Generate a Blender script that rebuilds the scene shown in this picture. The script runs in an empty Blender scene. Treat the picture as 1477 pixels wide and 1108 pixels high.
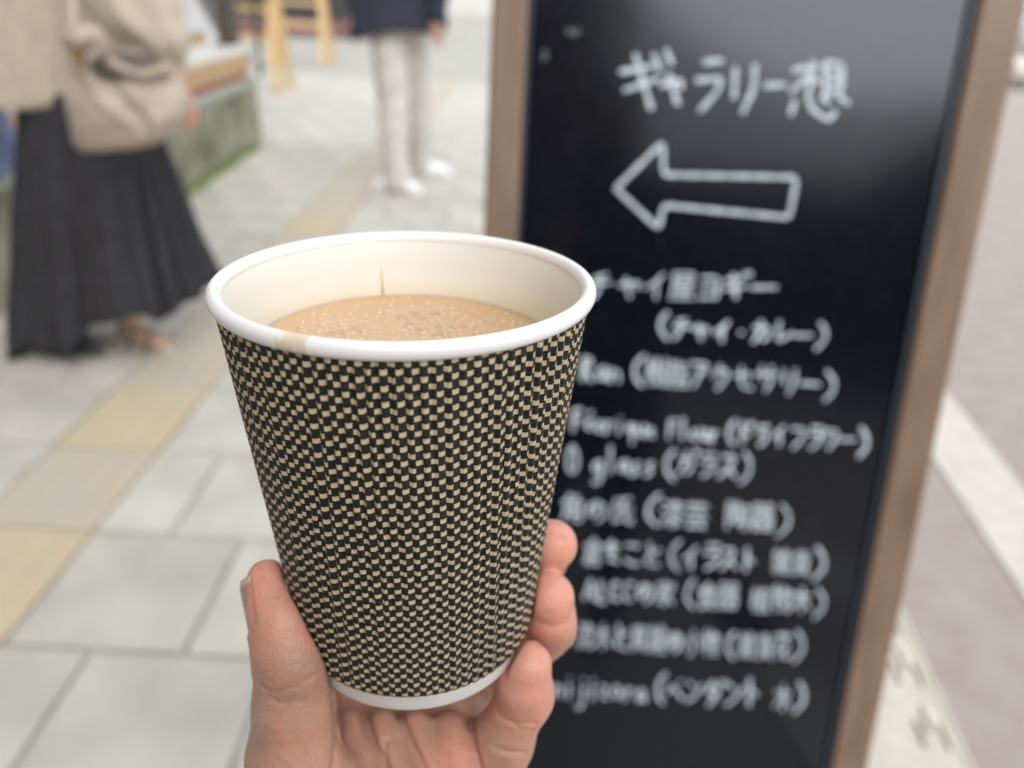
import bpy, bmesh, math, random
import numpy as np
from mathutils import Vector, Matrix

# ------------------------------------------------------------------ camera, light, exposure
S = bpy.context.scene
COL = S.collection
F, CX, CY, H = 1110.0, 738.5, 554.0, 1.3
d1 = np.array([32, -565, 1110.]); d1 /= np.linalg.norm(d1)
d2 = np.array([1, .057, 0.]); d2 -= d1 * (d1 @ d2); d2 /= np.linalg.norm(d2)
nn = np.cross(d1, d2)
if nn[1] < 0: nn = -nn
W = np.stack([d2, d1, -nn])            # camera-space (x right, y down, z forward) -> world
CAMP = np.array([0, 0, H])

cam = bpy.data.cameras.new('camera')
cam_o = bpy.data.objects.new('camera', cam); COL.objects.link(cam_o)
cam.sensor_width = 36; cam.lens = 36 * F / 1477; cam.clip_start = .01; cam.clip_end = 600
M4 = Matrix.Identity(4)
for i in range(3):
    M4[i][0] = W[i][0]; M4[i][1] = -W[i][1]; M4[i][2] = -W[i][2]; M4[i][3] = CAMP[i]
cam_o.matrix_world = M4
cam.dof.use_dof = True; cam.dof.focus_distance = .170; cam.dof.aperture_fstop = 8.2
S.camera = cam_o

SUN_EL, SUN_AZ = math.radians(37), math.radians(162)     # azimuth clockwise from +Y
world = bpy.data.worlds.new('World'); S.world = world; world.use_nodes = True
nt = world.node_tree; bg = nt.nodes['Background']
sky = nt.nodes.new('ShaderNodeTexSky'); sky.sky_type = 'NISHITA'; sky.sun_disc = False
sky.sun_elevation = SUN_EL; sky.sun_rotation = SUN_AZ; sky.dust_density = 3.0; sky.air_density = 1.0
mx = nt.nodes.new('ShaderNodeMix'); mx.data_type = 'RGBA'; mx.inputs[0].default_value = .72
mx.inputs[7].default_value = (11.4, 11.8, 12.2, 1)          # cloud cover, even all over
nt.links.new(sky.outputs[0], mx.inputs[6]); nt.links.new(mx.outputs[2], bg.inputs[0])
bg.inputs[1].default_value = .12
sun = bpy.data.lights.new('sun', 'SUN'); sun.energy = 1.5; sun.angle = math.radians(42); sun.color = (1, .985, .965)
sun_o = bpy.data.objects.new('sun', sun); COL.objects.link(sun_o)
sd = Vector((math.sin(SUN_AZ) * math.cos(SUN_EL), math.cos(SUN_AZ) * math.cos(SUN_EL), math.sin(SUN_EL)))
sun_o.rotation_euler = sd.to_track_quat('Z', 'Y').to_euler()
S.view_settings.view_transform = 'Standard'; S.view_settings.look = 'None'
S.view_settings.exposure = .24; S.view_settings.gamma = 1; S.view_settings.use_curve_mapping = False
S.cycles.max_bounces = 8

R = random.Random(4)

# ------------------------------------------------------------------ geometry helpers
def cw(p): return CAMP + W @ np.asarray(p, float)          # camera space -> world
def P(px, py, z): return cw([(px - CX) / F * z, (py - CY) / F * z, z])
def ray(px, py): return W @ np.array([(px - CX) / F, (py - CY) / F, 1])
def G(px, py, h=0.):
    r = ray(px, py); return CAMP + r * ((h - H) / r[2])
def PY(px, py, Y):
    r = ray(px, py); return CAMP + r * (Y / r[1])

def mesh_obj(name, verts, faces, mat=None, parent=None, smooth=False, loc=None):
    me = bpy.data.meshes.new(name)
    v = np.asarray(verts, float)
    if loc is not None: v = v - np.asarray(loc, float)
    me.from_pydata(v.tolist(), [], faces)
    me.update()
    o = bpy.data.objects.new(name, me); COL.objects.link(o)
    if mat: me.materials.append(mat)
    if smooth: me.polygons.foreach_set('use_smooth', [True] * len(me.polygons))
    if loc is not None: o.location = loc
    if parent:
        o.parent = parent
        if loc is None: o.matrix_parent_inverse = Matrix.Translation(parent_loc(parent)).inverted()
        else:
            o.location = Vector(loc) - parent_loc(parent)
    return o
def parent_loc(p):
    l = Vector(p.location)
    q = p
    while q.parent:
        l = l + Vector((0, 0, 0)) if False else l
        q2 = q.parent
        if q.matrix_parent_inverse == Matrix.Identity(4): l = l + Vector(q2.location)
        q = q2
    return l
def bm_obj(name, bm, mat=None, parent=None, smooth=False):
    bmesh.ops.recalc_face_normals(bm, faces=bm.faces)
    v = [x.co[:] for x in bm.verts]; bm.verts.index_update()
    f = [[x.index for x in q.verts] for q in bm.faces]; bm.free()
    return mesh_obj(name, v, f, mat, parent, smooth)
def tag(o, label=None, cat=None, group=None, kind=None):
    if label: o['label'] = label
    if cat: o['category'] = cat
    if group: o['group'] = group
    if kind: o['kind'] = kind
    return o
def empty(name, loc=(0, 0, 0), parent=None):
    o = bpy.data.objects.new(name, None); COL.objects.link(o); o.location = loc; o.empty_display_size = .05
    if parent: o.parent = parent
    return o
def add_box(bm, c, s, rot=None, bev=0.0, axes=None):
    g = bmesh.ops.create_cube(bm, size=1); vs = g['verts']
    bmesh.ops.scale(bm, verts=vs, vec=s)
    if bev:
        es = list({e for v in vs for e in v.link_edges})
        r = bmesh.ops.bevel(bm, geom=es, offset=bev, segments=2, affect='EDGES', profile=.5)
        vs = list({v for f in r['faces'] for v in f.verts} | {v for v in vs if v.is_valid})
    if axes is not None:
        m = Matrix([[axes[0][i], axes[1][i], axes[2][i]] for i in range(3)])
        for v in vs: v.co = m @ v.co
    elif rot is not None:
        bmesh.ops.rotate(bm, verts=vs, cent=(0, 0, 0), matrix=rot)
    bmesh.ops.translate(bm, verts=vs, vec=Vector(c))
def box(name, c, s, mat, parent=None, bev=.003, rot=None, axes=None):
    bm = bmesh.new(); add_box(bm, c, s, rot, bev, axes); return bm_obj(name, bm, mat, parent)
def bar_axes(a, b):
    a, b = Vector(a), Vector(b); z = (b - a).normalized()
    x = z.cross(Vector((0, 1, 0))); 
    if x.length < .1: x = z.cross(Vector((1, 0, 0)))
    x.normalize(); y = z.cross(x)
    return (x, y, z), (a + b) / 2, (b - a).length
def bar(name, a, b, w, t, mat, parent=None, bev=.003):
    ax, c, L = bar_axes(a, b); return box(name, c, (w, t, L), mat, parent, bev, None, ax)
def loft(rings, cap=True):
    """rings: list of (n,3) arrays -> verts, faces"""
    n = len(rings[0]); V = np.concatenate(rings); Fc = []
    for k in range(len(rings) - 1):
        for i in range(n):
            j = (i + 1) % n
            Fc.append((k * n + i, k * n + j, (k + 1) * n + j, (k + 1) * n + i))
    if cap:
        Fc.append(tuple(range(n))[::-1]); Fc.append(tuple(range((len(rings) - 1) * n, len(rings) * n)))
    return V, Fc
def tube(name, pts, rad, mat, parent=None, n=14, flat=1.0, sub=6):
    """smooth tapered tube through points"""
    pts = [np.asarray(p, float) for p in pts]; rad = list(rad)
    Q, q = [], []
    m = len(pts)
    for i in range(m - 1):
        p0, p1, p2, p3 = pts[max(i - 1, 0)], pts[i], pts[i + 1], pts[min(i + 2, m - 1)]
        for k in range(sub):
            t = k / sub
            Q.append(.5 * ((2 * p1) + (-p0 + p2) * t + (2 * p0 - 5 * p1 + 4 * p2 - p3) * t * t + (-p0 + 3 * p1 - 3 * p2 + p3) * t ** 3))
            q.append(rad[i] + (rad[i + 1] - rad[i]) * (t * t * (3 - 2 * t)))
    Q.append(pts[-1]); q.append(rad[-1])
    rings = []
    up = np.array([0, 1., 0])
    for i in range(len(Q)):
        tdir = Q[min(i + 1, len(Q) - 1)] - Q[max(i - 1, 0)]; tdir /= np.linalg.norm(tdir)
        x = np.cross(tdir, up)
        if np.linalg.norm(x) < .05: x = np.cross(tdir, [1, 0, 0])
        x /= np.linalg.norm(x); y = np.cross(tdir, x); up = -y if np.dot(-y, up) > 0 else y
        y = np.cross(tdir, x)
        th = np.linspace(0, 2 * math.pi, n, endpoint=False)
        rings.append(Q[i] + q[i] * (np.cos(th)[:, None] * x + flat * np.sin(th)[:, None] * y))
    # rounded ends
    c0, c1 = rings[0].mean(0), rings[-1].mean(0)
    t0 = Q[0] - Q[1]; t0 /= np.linalg.norm(t0); t1 = Q[-1] - Q[-2]; t1 /= np.linalg.norm(t1)
    rings = [c0 + (rings[0] - c0) * .5 + t0 * q[0] * .7, c0 + (rings[0] - c0) * .85 + t0 * q[0] * .4] + rings + \
            [c1 + (rings[-1] - c1) * .85 + t1 * q[-1] * .4, c1 + (rings[-1] - c1) * .5 + t1 * q[-1] * .7]
    V, Fc = loft(rings)
    return mesh_obj(name, V, Fc, mat, parent, True)

# ------------------------------------------------------------------ materials
def node_mat(name, base=(.5, .5, .5), rough=.6, var=0.0, scale=20., bump=0.0, bscale=60., base2=None, spec=.5,
             coat=0., coat_rough=.05, sss=0., sss_rad=(.6, .25, .15), sss_scale=.01, metal=0., detail=6., stretch=None, rand=0.0, ior=None):
    m = bpy.data.materials.new(name); m.use_nodes = True
    t = m.node_tree; N = t.nodes; L = t.links; b = N['Principled BSDF']
    b.inputs['Roughness'].default_value = rough; b.inputs['Metallic'].default_value = metal
    b.inputs['Specular IOR Level'].default_value = spec
    if ior: b.inputs['IOR'].default_value = ior
    if coat: b.inputs['Coat Weight'].default_value = coat; b.inputs['Coat Roughness'].default_value = coat_rough
    if sss:
        b.inputs['Subsurface Weight'].default_value = sss; b.inputs['Subsurface Radius'].default_value = sss_rad
        b.inputs['Subsurface Scale'].default_value = sss_scale
    tc = N.new('ShaderNodeTexCoord'); mp = N.new('ShaderNodeMapping'); L.new(tc.outputs['Object'], mp.inputs[0])
    if stretch: mp.inputs['Scale'].default_value = stretch
    n1 = N.new('ShaderNodeTexNoise'); n1.inputs['Scale'].default_value = scale; n1.inputs['Detail'].default_value = detail
    L.new(mp.outputs[0], n1.inputs['Vector'])
    r = N.new('ShaderNodeValToRGB'); L.new(n1.outputs['Fac'], r.inputs[0])
    b2 = base2 if base2 else tuple(max(0, c * (1 - var)) for c in base)
    b1 = base if base2 else tuple(min(1, c * (1 + var * .5)) for c in base)
    r.color_ramp.elements[0].position = .3; r.color_ramp.elements[1].position = .7
    r.color_ramp.elements[0].color = (*b2, 1); r.color_ramp.elements[1].color = (*b1, 1)
    out = r.outputs[0]
    if rand:
        oi = N.new('ShaderNodeObjectInfo'); mr = N.new('ShaderNodeMapRange'); L.new(oi.outputs['Random'], mr.inputs[0])
        mr.inputs[3].default_value = 1 - rand; mr.inputs[4].default_value = 1 + rand
        hs = N.new('ShaderNodeHueSaturation'); L.new(out, hs.inputs['Color']); L.new(mr.outputs[0], hs.inputs['Value']); out = hs.outputs[0]
    L.new(out, b.inputs['Base Color'])
    if bump:
        n2 = N.new('ShaderNodeTexNoise'); n2.inputs['Scale'].default_value = bscale; n2.inputs['Detail'].default_value = 8
        L.new(mp.outputs[0], n2.inputs['Vector'])
        bp = N.new('ShaderNodeBump'); bp.inputs['Strength'].default_value = bump; bp.inputs['Distance'].default_value = .01
        L.new(n2.outputs['Fac'], bp.inputs['Height']); L.new(bp.outputs[0], b.inputs['Normal'])
    m['_col'] = 1
    return m
class NT:
    """little node builder"""
    def __init__(s, m): s.t = m.node_tree; s.N = s.t.nodes; s.L = s.t.links; s.b = s.N['Principled BSDF']
    def math(s, op, a, b=None, c=None):
        n = s.N.new('ShaderNodeMath'); n.operation = op
        for i, v in enumerate((a, b, c)):
            if v is None: continue
            if isinstance(v, (int, float)): n.inputs[i].default_value = v
            else: s.L.new(v, n.inputs[i])
        return n.outputs[0]
    def step(s, v, lo, hi):
        n = s.N.new('ShaderNodeMapRange'); n.interpolation_type = 'SMOOTHSTEP'; s.L.new(v, n.inputs[0])
        n.inputs[1].default_value = lo; n.inputs[2].default_value = hi; return n.outputs[0]
    def noise(s, scale, detail=4, vec=None, out='Fac', kind='ShaderNodeTexNoise'):
        n = s.N.new(kind); n.inputs['Scale'].default_value = scale
        if 'Detail' in n.inputs: n.inputs['Detail'].default_value = detail
        if vec is not None: s.L.new(vec, n.inputs['Vector'])
        return n.outputs[out]
    def mix(s, f, a, b):
        n = s.N.new('ShaderNodeMix'); n.data_type = 'RGBA'
        for i, v in ((0, f), (6, a), (7, b)):
            if isinstance(v, (int, float)): n.inputs[i].default_value = v
            elif isinstance(v, tuple): n.inputs[i].default_value = (*v, 1)
            else: s.L.new(v, n.inputs[i])
        return n.outputs[2]
    def bump(s, h, strength, dist):
        n = s.N.new('ShaderNodeBump'); n.inputs['Strength'].default_value = strength; n.inputs['Distance'].default_value = dist
        s.L.new(h, n.inputs['Height']); s.L.new(n.outputs[0], s.b.inputs['Normal']); return n

# ================================================================== SETTING
m_paver = node_mat('paver_stone', (.56, .535, .475), .9, .2, 4, .35, 90, rand=.07, spec=.12)
m_far_pave = node_mat('far_pavement', (.44, .425, .38), .85, .12, 1.5, .1, 40)
m_joint = node_mat('joint_mortar', (.42, .405, .37), .95, .25, 30)
m_asphalt = node_mat('asphalt', (.36, .295, .26), .9, .35, 9, .6, 120, base2=(.42, .36, .325))
m_paint = node_mat('road_paint', (.62, .57, .50), .7, .1, 14, .3, 60)
m_slab = node_mat('drain_concrete', (.63, .575, .49), .85, .14, 18, .3, 150)
m_hole = node_mat('drain_dark', (.03, .026, .022), .9)
m_hole2 = node_mat('joint_dark', (.16, .15, .135), .9)

EDGE = lambda Y: .934 + .1075 * (Y - 1.018)      # where the drain covers meet the asphalt
def sheet(name, pts, mat, z, kind='structure'):
    return tag(mesh_obj(name, [(x, y, z) for x, y in pts], [tuple(range(len(pts)))], mat), kind=kind)
sheet('ground', [(-150, -60), (150, -60), (150, 300), (-150, 300)], m_far_pave, -.060)
sheet('road', [(EDGE(-8), -8), (30, -8), (60, 300), (EDGE(14), 300), (EDGE(14), 14)], m_asphalt, -.012)
def rl(x, Y): return x + .04 * (Y - 1.5)
tag(mesh_obj('road_marking', [(1.339 + .109 * (-2 - 1.548), -2, -.007), (1.625 + .114 * (-2 - 2.052), -2, -.007), (1.625 + .114 * (40 - 2.052), 40, -.007), (1.339 + .109 * (40 - 1.548), 40, -.007)], [(0, 1, 2, 3)], m_paint), kind='structure')
pavement = mesh_obj('pavement', [(-7, -3, -.014), (EDGE(-3) - .2, -3, -.014), (EDGE(14) - .2, 14, -.014), (EDGE(14) - .2, 40, -.014), (-7, 40, -.014)], [(0, 1, 2, 3, 4)], m_joint)
tag(pavement, kind='structure')
# pavers: one bevelled block mesh shared by all
def paver_mesh(name, sx, sy, mat, bars=0):
    bm = bmesh.new(); add_box(bm, (0, 0, -.02), (sx, sy, .04), None, .004)
    if bars:
        for k in range(bars):
            x = -sx / 2 + sx * (k + .5) / bars
            add_box(bm, (x, 0, .0015), (sx / bars * .42, sy * .9, .005), None, .0022)
    bmesh.ops.recalc_face_normals(bm, faces=bm.faces)
    me = bpy.data.meshes.new(name); bm.to_mesh(me); bm.free(); me.materials.append(mat); return me
U, ROW0 = .390, 1.19
SL, SR = -1.385, -1.063                    # tactile strip
me_p = paver_mesh('paver', U - .012, U - .012, m_paver)
def shade(m, c): pass
m_tac = []
for nm, c, c2 in (('tactile_yellow', (.58, .485, .325), (.53, .455, .33)), ('tactile_pale', (.53, .48, .385), (.50, .46, .385)), ('tactile_worn', (.50, .455, .385), (.54, .465, .36))):
    m = node_mat(nm, c, .8, .2, 5, .3, 80, base2=c2)
    n = NT(m); tc = n.N.new('ShaderNodeTexCoord'); sx = n.N.new('ShaderNodeSeparateXYZ'); n.L.new(tc.outputs['Object'], sx.inputs[0])
    e = n.step(sx.outputs[0], .06, .155); ns = n.noise(7, 5, tc.outputs['Object'])
    e = n.math('MULTIPLY', n.math('MULTIPLY', e, n.step(ns, .42, .66)), .75)
    src = n.b.inputs['Base Color'].links[0].from_socket
    n.L.new(n.mix(e, src, (.58, .42, .29)), n.b.inputs['Base Color'])
    m_tac.append(m)
me_t = [paver_mesh('tactile_tile', SR - SL - .008, U - .01, m, 4) for m in m_tac]
cnt = 0; far_bm = bmesh.new()
def put(me, x, y, z=0., nm='paver'):
    o = bpy.data.objects.new(nm, me); COL.objects.link(o); o.parent = pavement
    o.location = (x, y, z + R.uniform(-.0012, .0012)); o.rotation_euler = (R.uniform(-.002, .002), R.uniform(-.002, .002), R.uniform(-.003, .003)); return o
halves = {}
def cut(w):
    k = round(w, 2)
    if k not in halves: halves[k] = paver_mesh('paver', k - .012, U - .012, m_paver)
    return halves[k]
for j in range(-2, 30):
    y = ROW0 - U + U * (j + .5)
    if y < .5: continue
    cand = []
    off = 0 if j % 2 else U / 2
    # right of strip
    x = SR; first = (U if (j % 2) == 1 else U / 2)
    xs = [x]; x += first
    lim = EDGE(y) - .21
    while x < lim - .05: xs.append(x); x += U
    xs.append(lim)
    for a, b in zip(xs, xs[1:]):
        if b - a < .04: continue
        cand.append((a, b))
    x = SL; xs = [x]; x -= (U if (j % 2) == 1 else U / 2)
    while x > (-2.32 if y < 7.1 else -5.2): xs.append(x); x -= U
    xs.append(x)
    for a, b in zip(xs, xs[1:]): cand.append((b, a))
    for a, b in cand:
        if cnt < 240: 
            if y > 6.5 and a > .1: continue      # behind the sign board
            put(me_p if abs(b - a - U) < .012 else cut(b - a), (a + b) / 2, y); cnt += 1
        else: add_box(far_bm, ((a + b) / 2, y, -.02), (b - a - .012, U - .012, .04))
    pick = [0, 1, 2, 1, 0, 2, 1, 0, 1, 2, 1, 1][(j + 3) % 12] if y < 6 else R.choice((1, 1, 2))
    pick = {0: 1, 1: 0, 2: 2, 3: 0, 4: 2}.get(j, pick)
    t = put(me_t[pick], (SL + SR) / 2, y, .001, 'tactile_tile')
sheet('far_pavement', [(-12, 12.35), (EDGE(12.35) - .25, 12.35), (EDGE(20) - .25, 20), (EDGE(20) + 4, 60), (-14, 60)], m_far_pave, -.006)
fp = bm_obj('distant_pavers', far_bm, m_paver, pavement); fp['kind'] = 'stuff'

# drain covers with slots
def drain_mesh(L, Wd):
    pitch = .16; n = int(round(L / pitch)); rows = [(.022, 0), (.046, .5), (.070, 0)]
    hx = .005; hl = .033
    xs = sorted({0, Wd, *[Wd - r - hx for r, _ in rows], *[Wd - r + hx for r, _ in rows]})
    ys = {.004, L - .004}
    holes = []
    for r, ph in rows:
        for k in range(n + 1):
            c = (k + .5 * ph * 1.0 + .25) * pitch
            if c - hl < .01 or c + hl > L - .01: continue
            holes.append((Wd - r - hx, Wd - r + hx, c - hl, c + hl)); ys |= {c - hl, c + hl}
    ys = sorted(ys); V = []; Fc = []; idx = {}
    def vid(x, y, z):
        k = (round(x, 5), round(y, 5), z)
        if k not in idx: idx[k] = len(V); V.append((x, y, z))
        return idx[k]
    for x0, x1 in zip(xs, xs[1:]):
        for y0, y1 in zip(ys, ys[1:]):
            cx, cy = (x0 + x1) / 2, (y0 + y1) / 2
            if any(a < cx < b and c < cy < d for a, b, c, d in holes): continue
            Fc.append((vid(x0, y0, 0), vid(x1, y0, 0), vid(x1, y1, 0), vid(x0, y1, 0)))
    for a, b, c, d in holes:
        for (xa, ya), (xb, yb) in (((a, c), (b, c)), ((b, c), (b, d)), ((b, d), (a, d)), ((a, d), (a, c))):
            Fc.append((vid(xa, ya, 0), vid(xb, yb, 0), vid(xb, yb, -.03), vid(xa, ya, -.03)))
    for (xa, ya), (xb, yb) in (((0, .004), (Wd, .004)), ((Wd, .004), (Wd, L - .004)), ((Wd, L - .004), (0, L - .004)), ((0, L - .004), (0, .004))):
        Fc.append((vid(xa, ya, 0), vid(xb, yb, 0), vid(xb, yb, -.03), vid(xa, ya, -.03)))
    me = bpy.data.meshes.new('drain_cover'); me.from_pydata(V, [], Fc); me.update(); me.materials.append(m_slab); return me
gutter = tag(mesh_obj('gutter', [(EDGE(-3) - .21, -3, -.05), (EDGE(-3), -3, -.05), (EDGE(14), 14, -.05), (EDGE(14) - .21, 14, -.05)], [(0, 1, 2, 3)], m_hole), kind='structure')
md = drain_mesh(.64, .2)
for k in range(24):
    y = .27 + .64 * (k - 1)
    if y < -1: continue
    o = bpy.data.objects.new('drain_cover', md); COL.objects.link(o); o.parent = gutter
    o.location = (EDGE(y) - .205, y, -.002); o.rotation_euler.z = -math.atan(.1075)
me = mesh_obj('gutter_edge', *loft([np.array([(EDGE(y) - .004, y, -.02), (EDGE(y) - .004, y, .002), (EDGE(y) + .006, y, .002), (EDGE(y) + .006, y, -.02)]) for y in (-2, 14)]), m_slab, gutter)

# ================================================================== SHOP ON THE LEFT
m_moss = node_mat('mossy_stone', (.34, .32, .25), .9, .5, 3.5, .8, 30, base2=(.12, .13, .06))
m_cap = node_mat('stone_capping', (.42, .43, .39), .85, .3, 9, .4, 50, base2=(.3, .32, .26))
m_wood = node_mat('warm_wood', (.52, .33, .17), .55, .25, 6, .15, 60, stretch=(6, 1, 6))
m_pine = node_mat('pale_pine', (.68, .47, .23), .55, .15, 5, .1, 60, stretch=(6, 6, 1))
m_red = node_mat('red_paint', (.36, .10, .07), .6, .3, 10)
m_dark = node_mat('dark_timber', (.10, .075, .055), .55, .3, 8, .2, 60, stretch=(6, 6, 1))
m_white = node_mat('white_paint', (.78, .78, .75), .5, .08, 8)
m_plaster = node_mat('grey_plaster', (.55, .54, .50), .9, .15, 3, .2, 50)
m_glass = node_mat('window_glass', (.8, .85, .85), .04); m_glass.node_tree.nodes['Principled BSDF'].inputs['Transmission Weight'].default_value = 1
m_glass.node_tree.nodes['Principled BSDF'].inputs['Alpha'].default_value = .15
m_steel = node_mat('steel', (.55, .55, .55), .25, metal=1.)
m_cloth_b = node_mat('denim_cloth', (.16, .19, .33), .9, .4, 12, .4, 160)
m_mossg = node_mat('moss', (.17, .225, .06), .95, .5, 30, .6, 120)

shop = empty('shop_front', (-2.45, 5, 0))
tag(shop, 'shop front with mossy stone base and orange wooden sill behind the walking woman', 'building')
WX = lambda Y: -2.13 - .053 * (Y - 2.9)
Y0, Y1 = .8, 7.04
def wall_box(name, ya, yb, za, zb, out, depth, mat, bev=.004):
    """piece running along the street; out = how far it stands proud of the wall line"""
    a = np.array([WX(ya) + out, ya]); b = np.array([WX(yb) + out, yb])
    d = (b - a); L = np.linalg.norm(d); d /= L; nrm = np.array([d[1], -d[0]])
    c = (a + b) / 2 - nrm * depth / 2
    ax = (Vector((nrm[0], nrm[1], 0)), Vector((d[0], d[1], 0)), Vector((0, 0, 1)))
    return box(name, (c[0], c[1], (za + zb) / 2), (depth, L, zb - za), mat, shop, bev, None, ax)
# stone blocks, one object each
y = Y0; k = 0
while y < Y1 - .05:
    y2 = min(y + R.uniform(.75, 1.05), Y1)
    if Y1 - y2 < .35: y2 = Y1
    b = wall_box('stone_block', y + .004, y2 - .004, -.02, .46, R.uniform(-.006, .006), .5, m_moss, .012)
    wall_box('capping_stone', y + .004, y2 - .004, .462, .535, .012, .52, m_cap, .012)
    y = y2
wall_box('red_board', Y0, Y1 - .12, .537, .585, -.03, .3, m_red)
wall_box('sill_beam', Y0, Y1 - .12, .587, .715, -.015, .34, m_wood, .008)
wall_box('white_ledge', Y0, Y1 - .14, .717, .79, -.06, .3, m_white, .006)
for yy in (Y0 + .05, 2.35, 4.05, 5.55, 6.72):
    wall_box('window_post', yy - .05, yy + .05, .792, 2.5, -.06, .11, m_dark)
wall_box('head_beam', Y0, Y1 - .1, 2.502, 2.75, -.03, .2, m_dark)
wall_box('upper_wall', Y0, Y1, 2.752, 5.6, -.05, .4, m_plaster)
for a, b in ((Y0 + .1, 2.3), (2.4, 4.0), (4.1, 5.5), (5.6, 6.67)):
    wall_box('window_pane', a, b, .792, 2.5, -.10, .008, m_glass, 0)
wall_box('back_panel', Y0, Y1 - .2, .02, 5.5, -.75, .1, m_plaster)
wall_box('end_wall', Y1 - .11, Y1 - .005, .54, 5.55, -.1, .6, m_dark)
# white slanted boards on display behind the pane
for i, yy in enumerate((3.3, 4.7, 5.9)):
    c = np.array([WX(yy) - .28, yy])
    bd = box('display_board', (c[0], c[1], 1.12), (.02, 1.15, .9), m_white, None, .003, Matrix.Rotation(-.35, 3, 'Y') @ Matrix.Rotation(.25 * (i - 1), 3, 'X'))
    tag(bd, ['slanted white display board behind the walking woman, nearest the camera', 'slanted white display board in the middle window bay', 'slanted white display board in the end window bay'][i], 'display board', 'white boards in the shop window')
tag(box('price_card', (WX(6.0) - .16, 6.05, .86), (.01, .5, .12), m_wood, None, .002), 'small tan card standing on the white ledge', 'card')
# corner pipe with steel ring
cp = empty('corner_post', (WX(7.12), 7.12, 0)); tag(cp, 'thin dark corner post with a round steel ring beside the shop window', 'post')
tube('shaft', [(WX(7.1) + .03, 7.1, .54), (WX(7.1) + .03, 7.1, 2.6)], (.022, .022), m_dark, cp, 12)
kb = PY(367, 85, 7.0)
bm = bmesh.new()
tv, tf = loft([np.array([kb[0] + (.05 + .012 * math.cos(q)) * math.cos(a), 7.0 + .012 * math.sin(q), kb[2] + (.05 + .012 * math.cos(q)) * math.sin(a)]) for q in np.linspace(0, 2 * math.pi, 8, endpoint=False)] and
              [np.array([[kb[0] + (.05 + .012 * math.cos(q)) * math.cos(a), 7.0 + .012 * math.sin(q), kb[2] + (.05 + .012 * math.cos(q)) * math.sin(a)] for q in np.linspace(0, 2 * math.pi, 8, endpoint=False)]) for a in np.linspace(0, 2 * math.pi, 25)], False)
bm.free(); mesh_obj('ring', tv, tf, m_steel, cp, True)
# moss along the foot of the wall
bm = bmesh.new()
for i in range(500):
    t = R.random() ** .7; yy = 4.9 + t * 1.9; s = R.uniform(.008, .026)
    g = bmesh.ops.create_icosphere(bm, subdivisions=1, radius=s)
    bmesh.ops.translate(bm, verts=g['verts'], vec=(WX(yy) + abs(R.gauss(0, .03)), yy, s * .1))
tag(bm_obj('moss', bm, m_mossg, None, True), 'bright green moss along the foot of the stone base', 'moss', kind='stuff')
# blue cloth over the sill at far left
def cloth_patch():
    a = PY(-60, 140, 3.0); rows = []
    for v in np.linspace(0, 1, 18):
        rw = []
        for u in np.linspace(0, 1, 24):
            yy = 2.2 + u * 1.0
            x = WX(yy) + .02 + .03 * v + .018 * math.sin(u * 19 + v * 2) * (.4 + v)
            z = .98 - v * (.44 - .03 * math.sin(u * 7))
            rw.append((x, yy, z))
        rows.append(rw)
    V = [p for r in rows for p in r]; Fc = [(r * 24 + c, r * 24 + c + 1, (r + 1) * 24 + c + 1, (r + 1) * 24 + c) for r in range(17) for c in range(23)]
    o = mesh_obj('blue_cloth', V, Fc, m_cloth_b, None, True); md_ = o.modifiers.new('s', 'SOLIDIFY'); md_.thickness = .008
    tag(o, 'blue denim cloth hanging over the wooden sill at the left edge behind the walking woman', 'cloth')
cloth_patch()

# far dark shop and pale buildings down the street
m_black = node_mat('dark_facade', (.035, .035, .038), .6, .4, 2)
m_brick = node_mat('reddish_plinth', (.20, .11, .10), .8, .3, 4)
m_pale = node_mat('pale_render', (.6, .6, .57), .8, .1, 2)
fs = empty('dark_shop', (-6.5, 21, 0)); tag(fs, 'dark shop front with a reddish plinth far behind the wooden stands', 'building')
box('wall', (-6.6, 22.2, 2.2), (5.6, 1, 3.6), m_black, fs, .01)
box('plinth', (-6.6, 21.9, .2), (5.8, .9, .4), m_brick, fs, .01)
box('roof', (-6.6, 22.4, 4.15), (6.2, 2.2, .25), m_dark, fs, .02)
for x in (-8.4, -6.8, -5.2):
    w = box('window', (x, 21.67, 2.3), (1.2, .06, 1.7), m_dark, fs, .005); box('pane', (x, 21.63, 2.3), (1.05, .02, 1.55), m_glass, w, .001)
fb = empty('pale_building', (-1, 45, 0)); tag(fb, 'pale rendered building closing the end of the street behind the navy coat', 'building')
box('wall', (-2, 46, 3.5), (14, 2, 7), m_pale, fb, .02)
box('roof', (-2, 46, 7.15), (15, 3, .28), m_dark, fb, .02)
for i in range(5):
    for z in (2.2, 5):
        w = box('window', (-7 + i * 2.5, 44.98, z), (1.4, .06, 1.3), m_dark, fb, .004); box('pane', (-7 + i * 2.5, 44.94, z), (1.2, .02, 1.1), m_glass, w, .001)

# unseen houses added behind the camera to darken the board's reflection
for i, (x, y, w_, d_, h_, mt) in enumerate(((-6.2, -6, 6, 15, 6.5, m_dark), (9.0, -17, 6, 16, 4.6, m_dark), (-4.4, -20, 8, 5, 9.5, m_brick), (2.9, -25, 6, 5, 5.6, m_dark))):
    b = empty('street_building', (x, y, 0)); tag(b, ['dark timber house behind the camera on the left', 'low dark timber house across the road behind the camera', 'reddish brick house closing the street behind the camera', 'low dark timber house beside the reddish brick house behind the camera'][i], 'building')
    box('wall', (x, y, h_ / 2), (w_, d_, h_), mt, b, .02); box('roof', (x, y, h_ + .16), (w_ + .8, d_ + .8, .3), m_dark, b, .02)

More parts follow.
